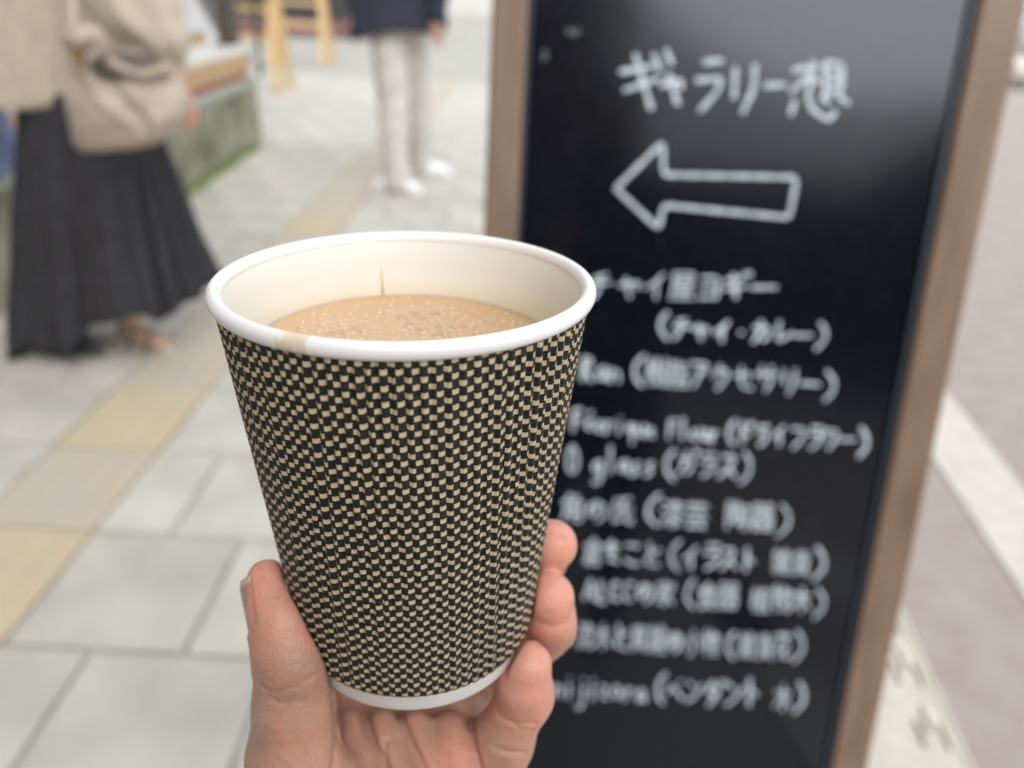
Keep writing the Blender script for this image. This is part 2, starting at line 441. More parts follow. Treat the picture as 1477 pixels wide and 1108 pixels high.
# ================================================================== wooden stands
def stand(pxs, Yn, label):
    """splayed four-legged stand, legs given by foot pixels at the ground"""
    a = G(*pxs[0]); b = G(*pxs[1])
    r = empty('wooden_stand', tuple((a + b) / 2)); tag(r, label, 'wooden stand', 'wooden stands in front of the shop')
    w = (b - a)
    return r, a, b
def wood_stand(x, y, s, label):
    r = empty('wooden_stand', (x, y, 0)); tag(r, label, 'wooden stand', 'wooden stands in front of the shop')
    hw, hd, ht = .46 * s, .3 * s, 1.25 * s
    for sx in (-1, 1):
        for sy in (-1, 1):
            bar('leg', (x + sx * hw, y + sy * hd, 0), (x + sx * (hw - .05), y + sy * .05, ht), .085 * s, .06 * s, m_pine, r)
    for sy in (-1, 1):
        for z in (.62, .95):
            f = 1 - z / 1.25 * .8
            bar('rail', (x - hw + .03, y + sy * hd * f, z * s), (x + hw - .03, y + sy * hd * f, z * s), .06 * s, .03 * s, m_pine, r)
    for sx in (-1, 1):
        bar('stretcher', (x + sx * (hw - .02), y - hd * .62, .5 * s), (x + sx * (hw - .02), y + hd * .62, .5 * s), .05 * s, .03 * s, m_pine, r)
    box('top_board', (x, y, ht + .02), (hw * 2 + .1, .4 * s, .035), m_pine, r, .005)
wood_stand(-3.62, 10.55, 1.0, 'nearer pale wooden trestle stand just past the end of the stone base')
wood_stand(-3.95, 14.3, 1.0, 'farther pale wooden trestle stand in front of the dark shop')

# things past the right edge of the sign board
kb_ = tag(box('roadside_kerb', (12, 24, .16), (9, .35, .36), m_white, None, .02), 'low white kerb wall across the road at the top right', 'kerb')
pp = G(1462, 128)
bl = empty('concrete_block', (pp[0], pp[1], 0)); tag(bl, 'cream concrete block on a short dark foot beside the far road edge', 'block')
box('foot', (pp[0] + .1, pp[1], .11), (.28, .24, .22), node_mat('block_foot', (.2, .2, .18), .9), bl, .01)
box('body', (pp[0] + .45, pp[1], .36), (1.2, .36, .26), m_slab, bl, .03)
m_leaf = node_mat('hedge_leaf', (.07, .11, .035), .7, .5, 4)
bm = bmesh.new()
for i in range(2600):
    c = Vector((R.uniform(9, 24), R.uniform(26, 27.6), R.uniform(.1, 1.6 + .3 * math.sin(i)))); s = R.uniform(.05, .11)
    q = Matrix.Rotation(R.uniform(0, 6.28), 3, Vector((R.random(), R.random(), R.random() + .1)).normalized())
    bm.faces.new([bm.verts.new(c + q @ Vector(v) * s) for v in ((-1, 0, 0), (0, -.5, .2), (1, 0, 0), (0, .5, .2))])
hd = empty('hedge', (16, 27, 0)); tag(hd, 'dark green hedge behind the white kerb at the top right', 'hedge')
v_ = bm_obj('foliage', bm, m_leaf, hd)

# ================================================================== SIGN BOARD
m_frame = node_mat('walnut_frame', (.24, .162, .114), .42, .3, 7, .12, 70, stretch=(5, 5, .7), base2=(.165, .109, .076))
m_board = bpy.data.materials.new('black_gloss_board'); m_board.use_nodes = True
n = NT(m_board); tc = n.N.new('ShaderNodeTexCoord')
sm = n.step(n.noise(3.2, 5, tc.outputs['Object']), .56, .8)
sp = n.step(n.noise(420, 2, tc.outputs['Object']), .66, .72)
sm2 = n.math('MULTIPLY', sm, .35)
n.L.new(n.mix(n.math('ADD', n.math('MULTIPLY', sp, .22), n.math('MULTIPLY', sm, .045)), (.003, .0045, .008), (.32, .34, .36)), n.b.inputs['Base Color'])
n.b.inputs['Specular Tint'].default_value = (.87, .92, 1, 1); n.b.inputs['Roughness'].default_value = .13; n.b.inputs['IOR'].default_value = 1.49  # specular tint puts the sky's blue into the board's reflections
m_chalk = node_mat('chalk_marker', (.62, .68, .76), .85, .2, 60)
m_edge = node_mat('blue_black_edging', (.03, .04, .055), .35)

e2 = np.array([-193 / 3931, 1, 1110 / 3931]); e2 /= np.linalg.norm(e2)
e1 = np.array([1, .087, -.059]); e1 -= e2 * (e1 @ e2); e1 /= np.linalg.norm(e1)
E1, E2 = W @ e1, W @ e2                       # right and down in the board's plane
EN = np.cross(E1, E2)                          # away from the viewer?
if EN[1] < 0: EN = -EN
B0 = P(1090, 0, .868)
def onb(px, py, lift=0.):
    """world point on the board's front, lift metres towards the viewer"""
    r = ray(px, py); t = ((B0 - CAMP) @ EN) / (r @ EN); return CAMP + r * t - EN * lift
def uv(p): q = p - B0; return q @ E1, q @ E2
def bp(u, v, lift=0.): return B0 + E1 * u + E2 * v - EN * lift
uL = uv(onb(699, 335))[0]; uLi = uv(onb(747, 335))[0]; uR = uv(onb(1474, 0))[0]; uRi = uv(onb(1407, 0))[0]
uRb = uv(onb(1246, 1108))[0]
vb = (0 - B0[2]) / E2[2] - .012                # down to the ground
vt = -.12
sign = empty('sign_board', tuple(bp((uL + uR) / 2, vb))); tag(sign, 'tall black board in a walnut frame with white arrow and handwritten Japanese lettering', 'sign')
SAX = (Vector(E1), Vector(-EN), Vector(-E2))
def bbox(name, u0, u1, v0, v1, l0, l1, mat, bev=.003, par=None):
    c = bp((u0 + u1) / 2, (v0 + v1) / 2, (l0 + l1) / 2)
    return box(name, tuple(c), (u1 - u0, l1 - l0, v1 - v0), mat, par or sign, bev, None, SAX)
bbox('frame_stile', uL, uLi, vt, vb, -.028, .014, m_frame, .004)
bbox('frame_stile', uRi, uR, vt, vb, -.028, .014, m_frame, .004)
bbox('frame_rail', uLi + .0005, uRi - .0005, vt, vt + .05, -.026, .012, m_frame, .004)
bbox('frame_rail', uLi + .0005, uRi - .0005, vb - .16, vb - .11, -.026, .012, m_frame, .004)
bbox('panel', uLi - .002, uRi + .002, vt + .049, vb - .112, -.012, 0, m_board, 0)
for a, b in ((uLi + .0006, uLi + .0045), (uRi - .0075, uRi - .0006)):
    bbox('edging', a, b, vt + .051, vb - .161, .0005, .006, m_edge, .001)
# rear legs of the easel
for u in (uL + .02, uR - .02):
    a = bp(u, vt + .06, -.05); b_ = np.array([a[0], a[1] + .62, 0])
    bar('rear_leg', tuple(a), tuple(b_), .04, .022, m_frame, sign)
m_smudge = node_mat('chalk_smudge', (.12, .13, .145), .9, .3, 60)
# --- strokes
def ribbon(name, strokes, w, mat, parent):
    """strokes in photo pixels, laid on the board as raised flat ribbons with round ends"""
    V, Fc = [], []
    for st in strokes:
        ww = w
        q = [np.array(uv(onb(*p))) for p in st]
        D = []
        for a, b in zip(q, q[1:]):
            m = max(1, int(np.linalg.norm(b - a) / .004)); D += [a + (b - a) * t / m for t in range(m)]
        D.append(q[-1]); D = np.array(D)
        if len(D) > 4:
            for _ in range(2): D[1:-1] = (D[:-2] + 2 * D[1:-1] + D[2:]) / 4
        base = len(V)
        L, Rr = [], []
        for i in range(len(D)):
            t = D[min(i + 1, len(D) - 1)] - D[max(i - 1, 0)]; t /= (np.linalg.norm(t) + 1e-9); nr = np.array([-t[1], t[0]])
            h = ww / 2 * (1 + .12 * math.sin(i * .9 + len(V)))
            L.append(D[i] + nr * h); Rr.append(D[i] - nr * h)
        t0 = D[0] - D[1]; t0 /= np.linalg.norm(t0); t1 = D[-1] - D[-2]; t1 /= np.linalg.norm(t1)
        loop = L + [D[-1] + t1 * ww * .35] + Rr[::-1] + [D[0] + t0 * ww * .35]
        lift = .0012 + .0002 * R.random()
        m = len(D)
        for p in L: V.append(bp(p[0], p[1], lift))
        for p in Rr: V.append(bp(p[0], p[1], lift))
        V.append(bp(*loop[m], lift)); V.append(bp(*loop[-1], lift))
        for i in range(m - 1): Fc.append((base + i, base + i + 1, base + m + i + 1, base + m + i))
        Fc.append((base + m - 1, base + 2 * m, base + 2 * m - 1)); Fc.append((base, base + m, base + 2 * m + 1))
    return mesh_obj(name, V, Fc, mat, parent)
def zc(s, ox=690, oy=0, k=.5329): return [[(ox + x * k, oy + y * k) for x, y in st] for st in s]
title = zc([
    # ギ
    [(385, 195), (470, 180)], [(395, 245), (490, 212)], [(425, 148), (445, 220), (468, 295)], [(475, 148), (492, 190)], [(508, 135), (522, 172)],
    # ャ
    [(495, 232), (555, 215), (545, 240)], [(515, 200), (528, 245), (540, 282)],
    # ラ
    [(610, 168), (660, 165)], [(590, 218), (660, 212), (645, 250), (600, 300)],
    # リ
    [(695, 185), (692, 265)], [(748, 178), (745, 240), (715, 305)],
    # ー
    [(775, 232), (832, 230)],
    # 想
    [(850, 190), (915, 180)], [(905, 165), (892, 265)], [(895, 205), (845, 250)], [(900, 205), (920, 225)],
    [(935, 172), (940, 250)], [(935, 172), (985, 172), (980, 250)], [(940, 198), (982, 198)], [(940, 222), (980, 222)], [(940, 250), (980, 248)],
    [(855, 275), (845, 310)], [(890, 262), (905, 300), (950, 328), (965, 300)], [(930, 258), (945, 280)], [(975, 262), (1000, 280)]])
for k0, k1 in ((0, 5), (5, 7), (7, 9), (9, 11), (11, 12), (12, 28)): ribbon('character', title[k0:k1], .0055, m_chalk, sign)
for st in ([(818, 44), (828, 49), (836, 44)], [(787, 74), (785, 86)]): ribbon('chalk_smudge', [st], .006, m_smudge, sign)
arrow = [[(888, 272), (956, 205), (957, 252), (1149, 256), (1138, 314), (957, 296), (950, 330), (888, 272)]]
ribbon('arrow_outline', arrow, .005, m_chalk, sign)

def glyphs(name, chars, mat, parent):
    """chars: list of (text, px, py, height_px, slope, width factor); baseline-left pixel"""
    V, Fc = [], []
    for txt, px, py, h, sl, wf in chars:
        cu = bpy.data.curves.new('tmp', 'FONT'); cu.body = txt; cu.size = 1; cu.resolution_u = 3
        to = bpy.data.objects.new('tmp', cu); COL.objects.link(to)
        dg = bpy.context.evaluated_depsgraph_get(); dg.update()
        me = bpy.data.meshes.new_from_object(to.evaluated_get(dg), depsgraph=dg)
        co = [v.co.copy() for v in me.vertices]; fs_ = [tuple(p.vertices) for p in me.polygons]
        bpy.data.objects.remove(to); bpy.data.curves.remove(cu); bpy.data.meshes.remove(me)
        if not co: continue
        b0 = len(V); lift = .0012 + .0002 * R.random()
        # a thick marker: the stroke is laid down three times, slightly apart
        for q_, (ox, oy) in enumerate(((0, 0), (.012, .008))):
            b0 = len(V)
            for c in co:
                X = px + (c.x + ox) * h * wf + c.y * h * .06; Y = py + (c.x * h * wf) * sl - (c.y + oy) * h
                u, v = uv(onb(X, Y)); V.append(bp(u, v, lift + .00015 * q_))
            Fc += [tuple(i + b0 for i in f) for f in fs_]
        mesh_obj(name, V, Fc, mat, parent); V, Fc = [], []
def spread(txt, x0, x1, y0, y1, h):
    """characters spread evenly between two baseline pixels"""
    wid = [(.62 if ord(c) < 0x250 else 1.) for c in txt]; tot = sum(wid); out = []; a = 0; sl = (y1 - y0) / (x1 - x0)
    for c, w_ in zip(txt, wid):
        x = x0 + (x1 - x0) * a / tot; cell = (x1 - x0) * w_ / tot
        nominal = h * (.6 if ord(c) < 0x250 else .98)
        hh = h * R.uniform(.92, 1.08)
        if c != ' ': out.append((c, x + cell * .04, y0 + sl * (x - x0) + R.uniform(-2, 2), hh, sl, min(1.15, cell / nominal)))
        a += w_
    return out
HW = {
 'チ': [[(.75,.05),(.25,.2)],[(.05,.42),(.95,.38)],[(.52,.15),(.52,.55),(.4,.8),(.2,1)]], 'ャ': [[(.12,.6),(.88,.46),(.7,.68)],[(.35,.35),(.52,1)]],
 'イ': [[(.8,.05),(.5,.4),(.1,.62)],[(.55,.38),(.55,1)]], 'ヨ': [[(.15,.12),(.85,.12),(.85,.95)],[(.2,.5),(.85,.5)],[(.12,.92),(.85,.92)]],
 'ギ': [[(.1,.3),(.75,.22)],[(.05,.6),(.85,.5)],[(.38,.05),(.55,1)],[(.8,0),(.88,.15)],[(.98,-.05),(1.05,.1)]], 'ー': [[(.05,.52),(.95,.5)]],
 'カ': [[(.1,.32),(.85,.28),(.8,.7),(.65,.95),(.5,.85)],[(.45,.02),(.42,.45),(.1,.98)]], 'レ': [[(.25,.05),(.25,.95),(.9,.5)]],
 'ア': [[(.1,.1),(.9,.1),(.75,.35),(.55,.5)],[(.5,.3),(.45,.65),(.2,1)]], 'ク': [[(.45,.02),(.3,.35),(.1,.55)],[(.4,.2),(.85,.2),(.7,.6),(.3,1)]],
 'セ': [[(.05,.45),(.9,.3),(.7,.55)],[(.35,.05),(.35,.85),(.5,.95),(.9,.92)]], 'サ': [[(.05,.35),(.95,.35)],[(.3,.05),(.3,.6)],[(.72,.02),(.72,.6),(.45,1)]],
 'リ': [[(.25,.1),(.25,.6)],[(.75,.05),(.75,.6),(.5,1)]], 'ト': [[(.35,.02),(.35,1)],[(.35,.4),(.75,.6)]],
 'ド': [[(.3,.02),(.3,1)],[(.3,.4),(.7,.6)],[(.65,.05),(.72,.2)],[(.85,0),(.92,.15)]], 'ラ': [[(.2,.1),(.8,.1)],[(.1,.4),(.9,.38),(.75,.75),(.3,1)]],
 'フ': [[(.1,.15),(.9,.12),(.75,.6),(.25,1)]], 'ワ': [[(.12,.15),(.12,.45)],[(.12,.15),(.9,.12),(.78,.6),(.35,1)]],
 'ガ': [[(.1,.35),(.75,.3),(.7,.7),(.58,.95),(.45,.85)],[(.42,.05),(.38,.45),(.1,.98)],[(.78,.0),(.85,.15)],[(.95,-.05),(1.0,.1)]],
 'ス': [[(.12,.12),(.82,.1),(.5,.6),(.08,.98)],[(.5,.55),(.92,.95)]], 'ペ': [[(.05,.65),(.35,.3),(.95,.85)],[(.8,.1),(.9,.2),(.8,.3),(.7,.2),(.8,.1)]],
 'ン': [[(.15,.15),(.4,.32)],[(.12,.95),(.5,.8),(.92,.25)]], 'ダ': [[(.4,.02),(.1,.5)],[(.35,.2),(.8,.2),(.62,.65),(.25,1)],[(.35,.45),(.62,.65)],[(.82,0),(.9,.14)],[(.98,-.05),(1.05,.1)]],
 'の': [[(.55,.2),(.4,.75),(.2,.8),(.12,.5),(.35,.2),(.7,.18),(.9,.5),(.8,.8),(.55,.95)]], 'ま': [[(.15,.25),(.85,.25)],[(.2,.5),(.8,.5)],[(.5,.05),(.5,.85),(.3,.95),(.2,.82),(.4,.75),(.85,.95)]],
 'こ': [[(.2,.2),(.8,.2)],[(.15,.75),(.35,.92),(.85,.9)]], 'と': [[(.3,.05),(.4,.45)],[(.85,.3),(.25,.6),(.2,.85),(.4,.95),(.85,.92)]],
 '（': [[(.85,-.05),(.5,.3),(.5,.78),(.85,1.1)]], '）': [[(.25,-.1),(.62,.25),(.62,.75),(.15,1.2)]], '・': [[(.42,.5),(.58,.52)]],
 'R': [[(.15,.1),(.12,1)],[(.12,.12),(.7,.08),(.75,.35),(.15,.5),(.8,1)]], 'a': [[(.8,.5),(.45,.45),(.15,.7),(.3,1),(.65,.9),(.8,.5),(.8,.9),(.95,1)]],
 'n': [[(.15,.48),(.15,1)],[(.15,.65),(.5,.45),(.75,.6),(.78,1)]], 'F': [[(.15,.05),(.15,1)],[(.15,.08),(.85,.05)],[(.15,.5),(.7,.48)]],
 'e': [[(.15,.75),(.8,.7),(.7,.48),(.35,.45),(.15,.75),(.35,1),(.85,.92)]], 'é': [[(.15,.75),(.8,.7),(.7,.48),(.35,.45),(.15,.75),(.35,1),(.85,.92)],[(.45,.3),(.7,.12)]],
 'r': [[(.2,.48),(.2,1)],[(.2,.7),(.5,.48),(.8,.5)]], 'i': [[(.45,.48),(.45,1)],[(.45,.2),(.47,.26)]], 'q': [[(.75,.5),(.3,.48),(.15,.75),(.35,.95),(.75,.8)],[(.75,.48),(.75,1.4)]],
 'g': [[(.75,.5),(.3,.48),(.15,.75),(.35,.95),(.75,.8)],[(.75,.48),(.75,1.3),(.4,1.45),(.15,1.3)]], 'u': [[(.15,.48),(.2,.9),(.5,1),(.78,.85)],[(.78,.48),(.8,1)]],
 'l': [[(.45,0),(.45,1)]], 'o': [[(.5,.45),(.15,.7),(.4,1),(.8,.85),(.75,.52),(.5,.45)]], 's': [[(.75,.5),(.3,.5),(.25,.68),(.7,.78),(.7,.95),(.2,1)]],
 'j': [[(.6,.48),(.6,1.2),(.4,1.4),(.1,1.25)],[(.6,.2),(.62,.26)]], 'z': [[(.15,.5),(.8,.48),(.15,1),(.85,.98)]],
 'O': [[(.5,-.1),(.15,.25),(.15,.75),(.5,1.08),(.9,.75),(.88,.25),(.5,-.1)]], 'A': [[(.1,1),(.5,.05),(.9,1)],[(.25,.65),(.75,.65)]],
 'L': [[(.2,.05),(.18,1),(.8,.98)]], 'C': [[(.85,.2),(.5,.05),(.15,.4),(.2,.85),(.55,1),(.9,.85)]]}
def handwrite(items, parent):
    rest = []
    for c, px, py, h, sl, wf in items:
        if c not in HW: rest.append((c, px, py, h, sl, wf)); continue
        lat = ord(c) < 0x250; cw_ = h * wf * (.6 if lat else .98); hh = h * (.86 if not lat else .82); sk = R.uniform(.02, .14); j = lambda: R.uniform(-.025, .025)
        ribbon('character', [[(px + (x + j()) * cw_ + (1 - y) * hh * sk, py + sl * x * cw_ - (1 - y - j()) * hh + .02 * h) for x, y in st] for st in HW[c]], .0039 * R.uniform(.85, 1.15), m_chalk, parent)
    glyphs('character', rest, m_chalk, parent)
Ls = [
    ('チャイ屋ヨギー', 845, 1118, 428, 432, 46), ('（チャイ・カレー）', 935, 1200, 484, 500, 36),
    ('Ran（樹脂アクセサリー）', 836, 1215, 545, 572, 42), ('Féerique Fleur（ドライフラワー）', 824, 1258, 620, 652, 38),
    ('O glass（ガラス）', 815, 1092, 680, 690, 44), ('角の氏（漆芸 陶器）', 805, 1150, 748, 766, 44),
    ('倉まこと（イラスト 雑貨）', 838, 1196, 810, 828, 41), ('ALCCの家（食器 植物木）', 840, 1198, 865, 884, 40),
    ('流木と真鍮の小物（雑貨花）', 828, 1166, 932, 950, 42), ('nijizora（ペンダント 木）', 795, 1168, 1004, 1022, 44)]
for t_, x0, x1, y0, y1, h in Ls:
    handwrite(spread(t_, x0, x1, y0, y1, h), sign)

# ================================================================== PAPER CUP
CC = np.array([(586.5 - CX) / F * .183, (406.7 - CY) / F * .183, .183])
tl, rll = .429, -.030
AX = np.array([math.sin(rll) * math.cos(tl), math.cos(rll) * math.cos(tl), math.sin(tl)])
c1 = np.cross([0, 1, 0], AX); c1 = np.array([1., 0, 0]) - AX * AX[0]; c1 /= np.linalg.norm(c1)
c2 = np.cross(AX, c1);  c2 = c2 if c2[2] < 0 else -c2      # towards the camera
LC = .1055
rad = lambda d: .0424 + (.0312 - .0424) * d / LC
def cc(ang, r, d): return cw(CC + AX * d + r * (math.sin(ang) * c1 + math.cos(ang) * c2))   # ang 0 faces the camera
def ccs(ang, r, d):
    ang = np.asarray(ang)[:, None]; r = np.asarray(r).reshape(-1, 1)
    q = CC + AX * np.asarray(d).reshape(-1, 1) + r * (np.sin(ang) * c1 + np.cos(ang) * c2); return CAMP + q @ W.T
cup_base = cw(CC + AX * LC)
cup = empty('paper_cup', tuple(cup_base)); tag(cup, 'white paper cup in a black and beige woven-pattern ripple sleeve, held in the hand', 'cup')
def revolve(name, prof, mat, n=160, closed=False, uvmap=False, smooth=True):
    th = np.linspace(0, 2 * math.pi, n, endpoint=False)
    rings = [ccs(th, np.full(n, r), np.full(n, d)) for r, d in prof]
    V, Fc = loft(rings, False)
    if closed:
        m = len(prof)
        Fc += [((m - 1) * n + i, (m - 1) * n + (i + 1) % n, (i + 1) % n, i) for i in range(n)]
    o = mesh_obj(name, V, Fc, mat, cup, smooth)
    at = o.data.attributes.new('cupco', 'FLOAT_VECTOR', 'POINT')
    A = np.concatenate([np.stack([np.sin(th) , np.cos(th), np.full(n, d * 10)], 1) for r, d in prof])
    at.data.foreach_set('vector', A.astype(np.float32).ravel())
    return o
# rim
m_rim = bpy.data.materials.new('rim_paper'); m_rim.use_nodes = True; n = NT(m_rim)
at = n.N.new('ShaderNodeAttribute'); at.attribute_name = 'cupco'; sx = n.N.new('ShaderNodeSeparateXYZ'); n.L.new(at.outputs['Vector'], sx.inputs[0])
ang = n.math('ARCTAN2', sx.outputs[0], sx.outputs[1])
tcr = n.N.new('ShaderNodeTexCoord'); nz = n.noise(900, 4, tcr.outputs['Object'])
angj = n.math('ADD', ang, n.math('MULTIPLY', n.math('SUBTRACT', nz, .5), .07))
s1 = n.math('MULTIPLY', n.step(angj, -.47, -.45), n.math('SUBTRACT', 1., n.step(angj, -.31, -.295)))
s1 = n.math('MULTIPLY', s1, n.step(n.noise(260, 3, tcr.outputs['Object']), .25, .6))
s1 = n.math('MULTIPLY', s1, .62)
s2 = n.math('MULTIPLY', n.math('MULTIPLY', n.step(angj, -1.30, -1.27), n.math('SUBTRACT', 1., n.step(angj, -1.2, -1.17))), n.math('MULTIPLY', n.step(nz, .5, .6), .5))
c_ = n.mix(s1, (.86, .855, .83), (.68, .50, .24)); c_ = n.mix(s2, c_, (.6, .47, .2))
n.L.new(c_, n.b.inputs['Base Color']); n.b.inputs['Roughness'].default_value = .38
n.b.inputs['Coat Weight'].default_value = .25; n.b.inputs['Coat Roughness'].default_value = .2
n.b.inputs['Subsurface Weight'].default_value = .25; n.b.inputs['Subsurface Scale'].default_value = .002
n.bump(n.noise(700, 3, tcr.outputs['Object']), .12, .0004)
RB, RR = .0017, .0433
prof = [(RR + RB * math.cos(a), .0002 - RB * 1.15 * math.sin(a)) for a in np.linspace(0, 2 * math.pi, 20, endpoint=False)]
rim = revolve('rim', prof, m_rim, 200, True)
# inner wall
m_in = bpy.data.materials.new('cup_inside'); m_in.use_nodes = True; n = NT(m_in)
at = n.N.new('ShaderNodeAttribute'); at.attribute_name = 'cupco'; sx = n.N.new('ShaderNodeSeparateXYZ'); n.L.new(at.outputs['Vector'], sx.inputs[0])
tcr = n.N.new('ShaderNodeTexCoord'); nz = n.noise(45, 4, tcr.outputs['Object'])
dj = n.math('ADD', sx.outputs[2], n.math('MULTIPLY', n.math('SUBTRACT', nz, .5), .05))
c_ = n.mix(n.math('MULTIPLY', n.step(dj, .10, .155), .5), (.79, .765, .69), (.74, .62, .43))
n.L.new(c_, n.b.inputs['Base Color']); n.b.inputs['Roughness'].default_value = .42
n.b.inputs['Subsurface Weight'].default_value = .2; n.b.inputs['Subsurface Scale'].default_value = .002
n.bump(n.noise(1200, 3, tcr.outputs['Object']), .1, .0003)
# inner wall has the overlapping seam at the far side
SA = math.radians(198)
th = np.linspace(0, 2 * math.pi, 240, endpoint=False)
dd = np.linspace(.0003, LC - .004, 30); rings = []
for d in dd:
    rr = (rad(d) - .0012 if d > .001 else .0419) - .00035 * ((th > SA) & (th < SA + .16))
    rings.append(ccs(th, rr, np.full(240, d)))
V, Fc = loft(rings, False)
inner = mesh_obj('inner_wall', V, [f[::-1] for f in Fc], m_in, cup, True)
at_ = inner.data.attributes.new('cupco', 'FLOAT_VECTOR', 'POINT')
at_.data.foreach_set('vector', np.concatenate([np.stack([np.sin(th), np.cos(th), np.full(240, d * 10)], 1) for d in dd]).astype(np.float32).ravel())
m_drip = node_mat('tea_drip', (.66, .45, .22), .3, .2, 300)
dr = [cc(SA - .004, rad(d) - .0017, d) for d in (.0075, .011, .0145, .0185)]
tube('drip', dr, (.00006, .00013, .0003, .00075), m_drip, cup, 8, .5)
# outer wall shell and base
m_base = node_mat('base_paper', (.80, .80, .77), .5, .05, 200, .05, 400, sss=.2, sss_scale=.002)
revolve('outer_wall', [(rad(.002), .002), (rad(.02), .02), (rad(.06), .06), (rad(LC - .0012), LC - .0012), (rad(LC) - .0003, LC - .0003), (rad(LC) - .0009, LC), (rad(LC) - .0016, LC - .0004), (rad(LC) - .0018, LC - .006), (.0001, LC - .006)], m_base, 120)
# sleeve
m_slv = bpy.data.materials.new('woven_print_sleeve'); m_slv.use_nodes = True; n = NT(m_slv)
at = n.N.new('ShaderNodeUVMap'); at.uv_map = 'weave'; sx = n.N.new('ShaderNodeSeparateXYZ'); n.L.new(at.outputs[0], sx.inputs[0])
tcr = n.N.new('ShaderNodeTexCoord')
NU, NV = 1, 1
jn = n.noise(700, 2, tcr.outputs['Object']); jit = n.math('MULTIPLY', n.math('SUBTRACT', jn, .5), .16)
a = n.math('ADD', n.math('MULTIPLY', sx.outputs[0], float(NU)), jit)
fa = n.math('FRACT', a); ia = n.math('FLOOR', a)
v0 = n.math('MULTIPLY', sx.outputs[1], float(NV))
sk = n.math('MULTIPLY', n.math('POWER', n.math('SUBTRACT', fa, .5), 2.0), .35)
v1 = n.math('ADD', n.math('ADD', v0, n.math('MULTIPLY', jit, .8)), sk)
v2 = n.math('ADD', v1, n.math('MODULO', ia, 2.0))
v2h = n.math('MULTIPLY', v2, .5); fv = n.math('FRACT', v2h)         # one beige cell each two steps
inner_v = n.math('MULTIPLY', n.step(fv, .12, .155), n.math('SUBTRACT', 1., n.step(fv, .455, .49)))
inner_a = n.math('MULTIPLY', n.step(fa, .0, .07), n.math('SUBTRACT', 1., n.step(fa, .93, 1.)))
mask = n.math('MULTIPLY', inner_v, inner_a)
fleck = n.step(n.noise(3800, 2, tcr.outputs['Object']), .60, .72)
print_noise = n.noise(1500, 4, tcr.outputs['Object'])  # random variation in the beige tone and the fine relief
blk = n.mix(fleck, (.009, .0085, .008), (.10, .095, .085))
bei = n.mix(print_noise, (.54, .435, .275), (.64, .525, .35))
n.L.new(n.mix(mask, blk, bei), n.b.inputs['Base Color']); n.b.inputs['Roughness'].default_value = .62
hb = n.math('ADD', n.math('MULTIPLY', mask, .6), n.math('MULTIPLY', print_noise, .35)); n.bump(hb, .35, .0003)
SA_ = (.0424 - .0312) / LC                       # sine of half the cone's angle
def flat(th_, d):                                # the sleeve's paper laid flat: metres across and along
    ps = (((th_ + math.pi) % (2 * math.pi)) - math.pi) * SA_; ro = rad(d) / SA_
    return ro * np.sin(ps), ro * (1 - np.cos(ps)) + d / math.cos(math.asin(SA_))
NT_ = 1500; SD0, SD1 = .0016, .0985; KR = 90
th = np.linspace(-math.pi, math.pi, NT_, endpoint=False); rings = []; FU = []
for k in range(KR + 2):
    kk_ = min(k, KR); d = SD0 + (SD1 - SD0) * kk_ / KR
    fx, fy = flat(th, d); FU.append(np.stack([fx, fy], 1))
    ph = fx / .00258 * 2 * math.pi + .45 * np.sin(fx * 210) + .3 * np.sin(fx * 520 + 1)
    amp = .00031 * min(1, k / 3.) * (1.1 + .3 * np.sin(fx * 150 + 2 + fy * 30) - .2 * kk_ / KR) * (.35 if k >= KR else 1)
    rr = rad(d) + .0010 + amp * (np.sin(ph) + .22 * np.sin(2 * ph + 1))
    if k == KR + 1: rings.append(ccs(th, np.full(NT_, rad(SD1) - .0001), np.full(NT_, SD1 - .0002)))
    else: rings.append(ccs(th, rr, np.full(NT_, d)))
V, Fc = loft(rings, False)
slv = mesh_obj('ripple_sleeve', V, Fc, m_slv, cup, True)
uvl = slv.data.uv_layers.new(name='weave'); uvs = np.zeros((len(Fc) * 4, 2), np.float32); FU = np.array(FU)
fi = np.arange(len(Fc)); kk = fi // NT_; ii = fi % NT_
for c, (du, dv) in enumerate(((0, 0), (1, 0), (1, 1), (0, 1))):
    col_ = (ii + du) % NT_; fuv = FU[kk + dv, col_]
    uvs[fi * 4 + c, 0] = fuv[:, 0] / .00150 + 200 ; uvs[fi * 4 + c, 1] = fuv[:, 1] / .00180 + 20
uvl.data.foreach_set('uv', uvs.ravel())

# ---- milk tea
g_c = nn / np.linalg.norm(nn)                 # gravity in camera space
far_pt = CC + AX * .0168 - (rad(.0168) - .0012) * c2
def liquid_d(a):
    lo, hi = 0., .06
    for _ in range(40):
        m = (lo + hi) / 2; p = CC + AX * m + (rad(m) - .0015) * (math.sin(a) * c1 + math.cos(a) * c2)
        if (p - far_pt) @ g_c < 0: lo = m
        else: hi = m
    return m, rad(m) - .0015
ths = np.linspace(0, 2 * math.pi, 120, endpoint=False)
edge = np.array([CC + AX * m + r * (math.sin(a) * c1 + math.cos(a) * c2) for a in ths for m, r in [liquid_d(a)]])
lc = edge.mean(0)
rings = [CAMP + (lc + (edge - lc) * s - g_c * (h)) @ W.T for s, h in ((.999, .0009), (.985, .0003), (.95, 0), (.8, 0), (.6, 0), (.4, 0), (.2, 0), (.02, 0))]
V, Fc = loft(rings, False); Fc.append(tuple(range(7 * 120, 8 * 120)))
m_tea = bpy.data.materials.new('milk_tea'); m_tea.use_nodes = True; n = NT(m_tea)
tcr = n.N.new('ShaderNodeTexCoord')
vo = n.noise(900, 0, tcr.outputs['Object'], 'Distance', 'ShaderNodeTexVoronoi'); vo2 = n.noise(330, 0, tcr.outputs['Object'], 'Distance', 'ShaderNodeTexVoronoi')
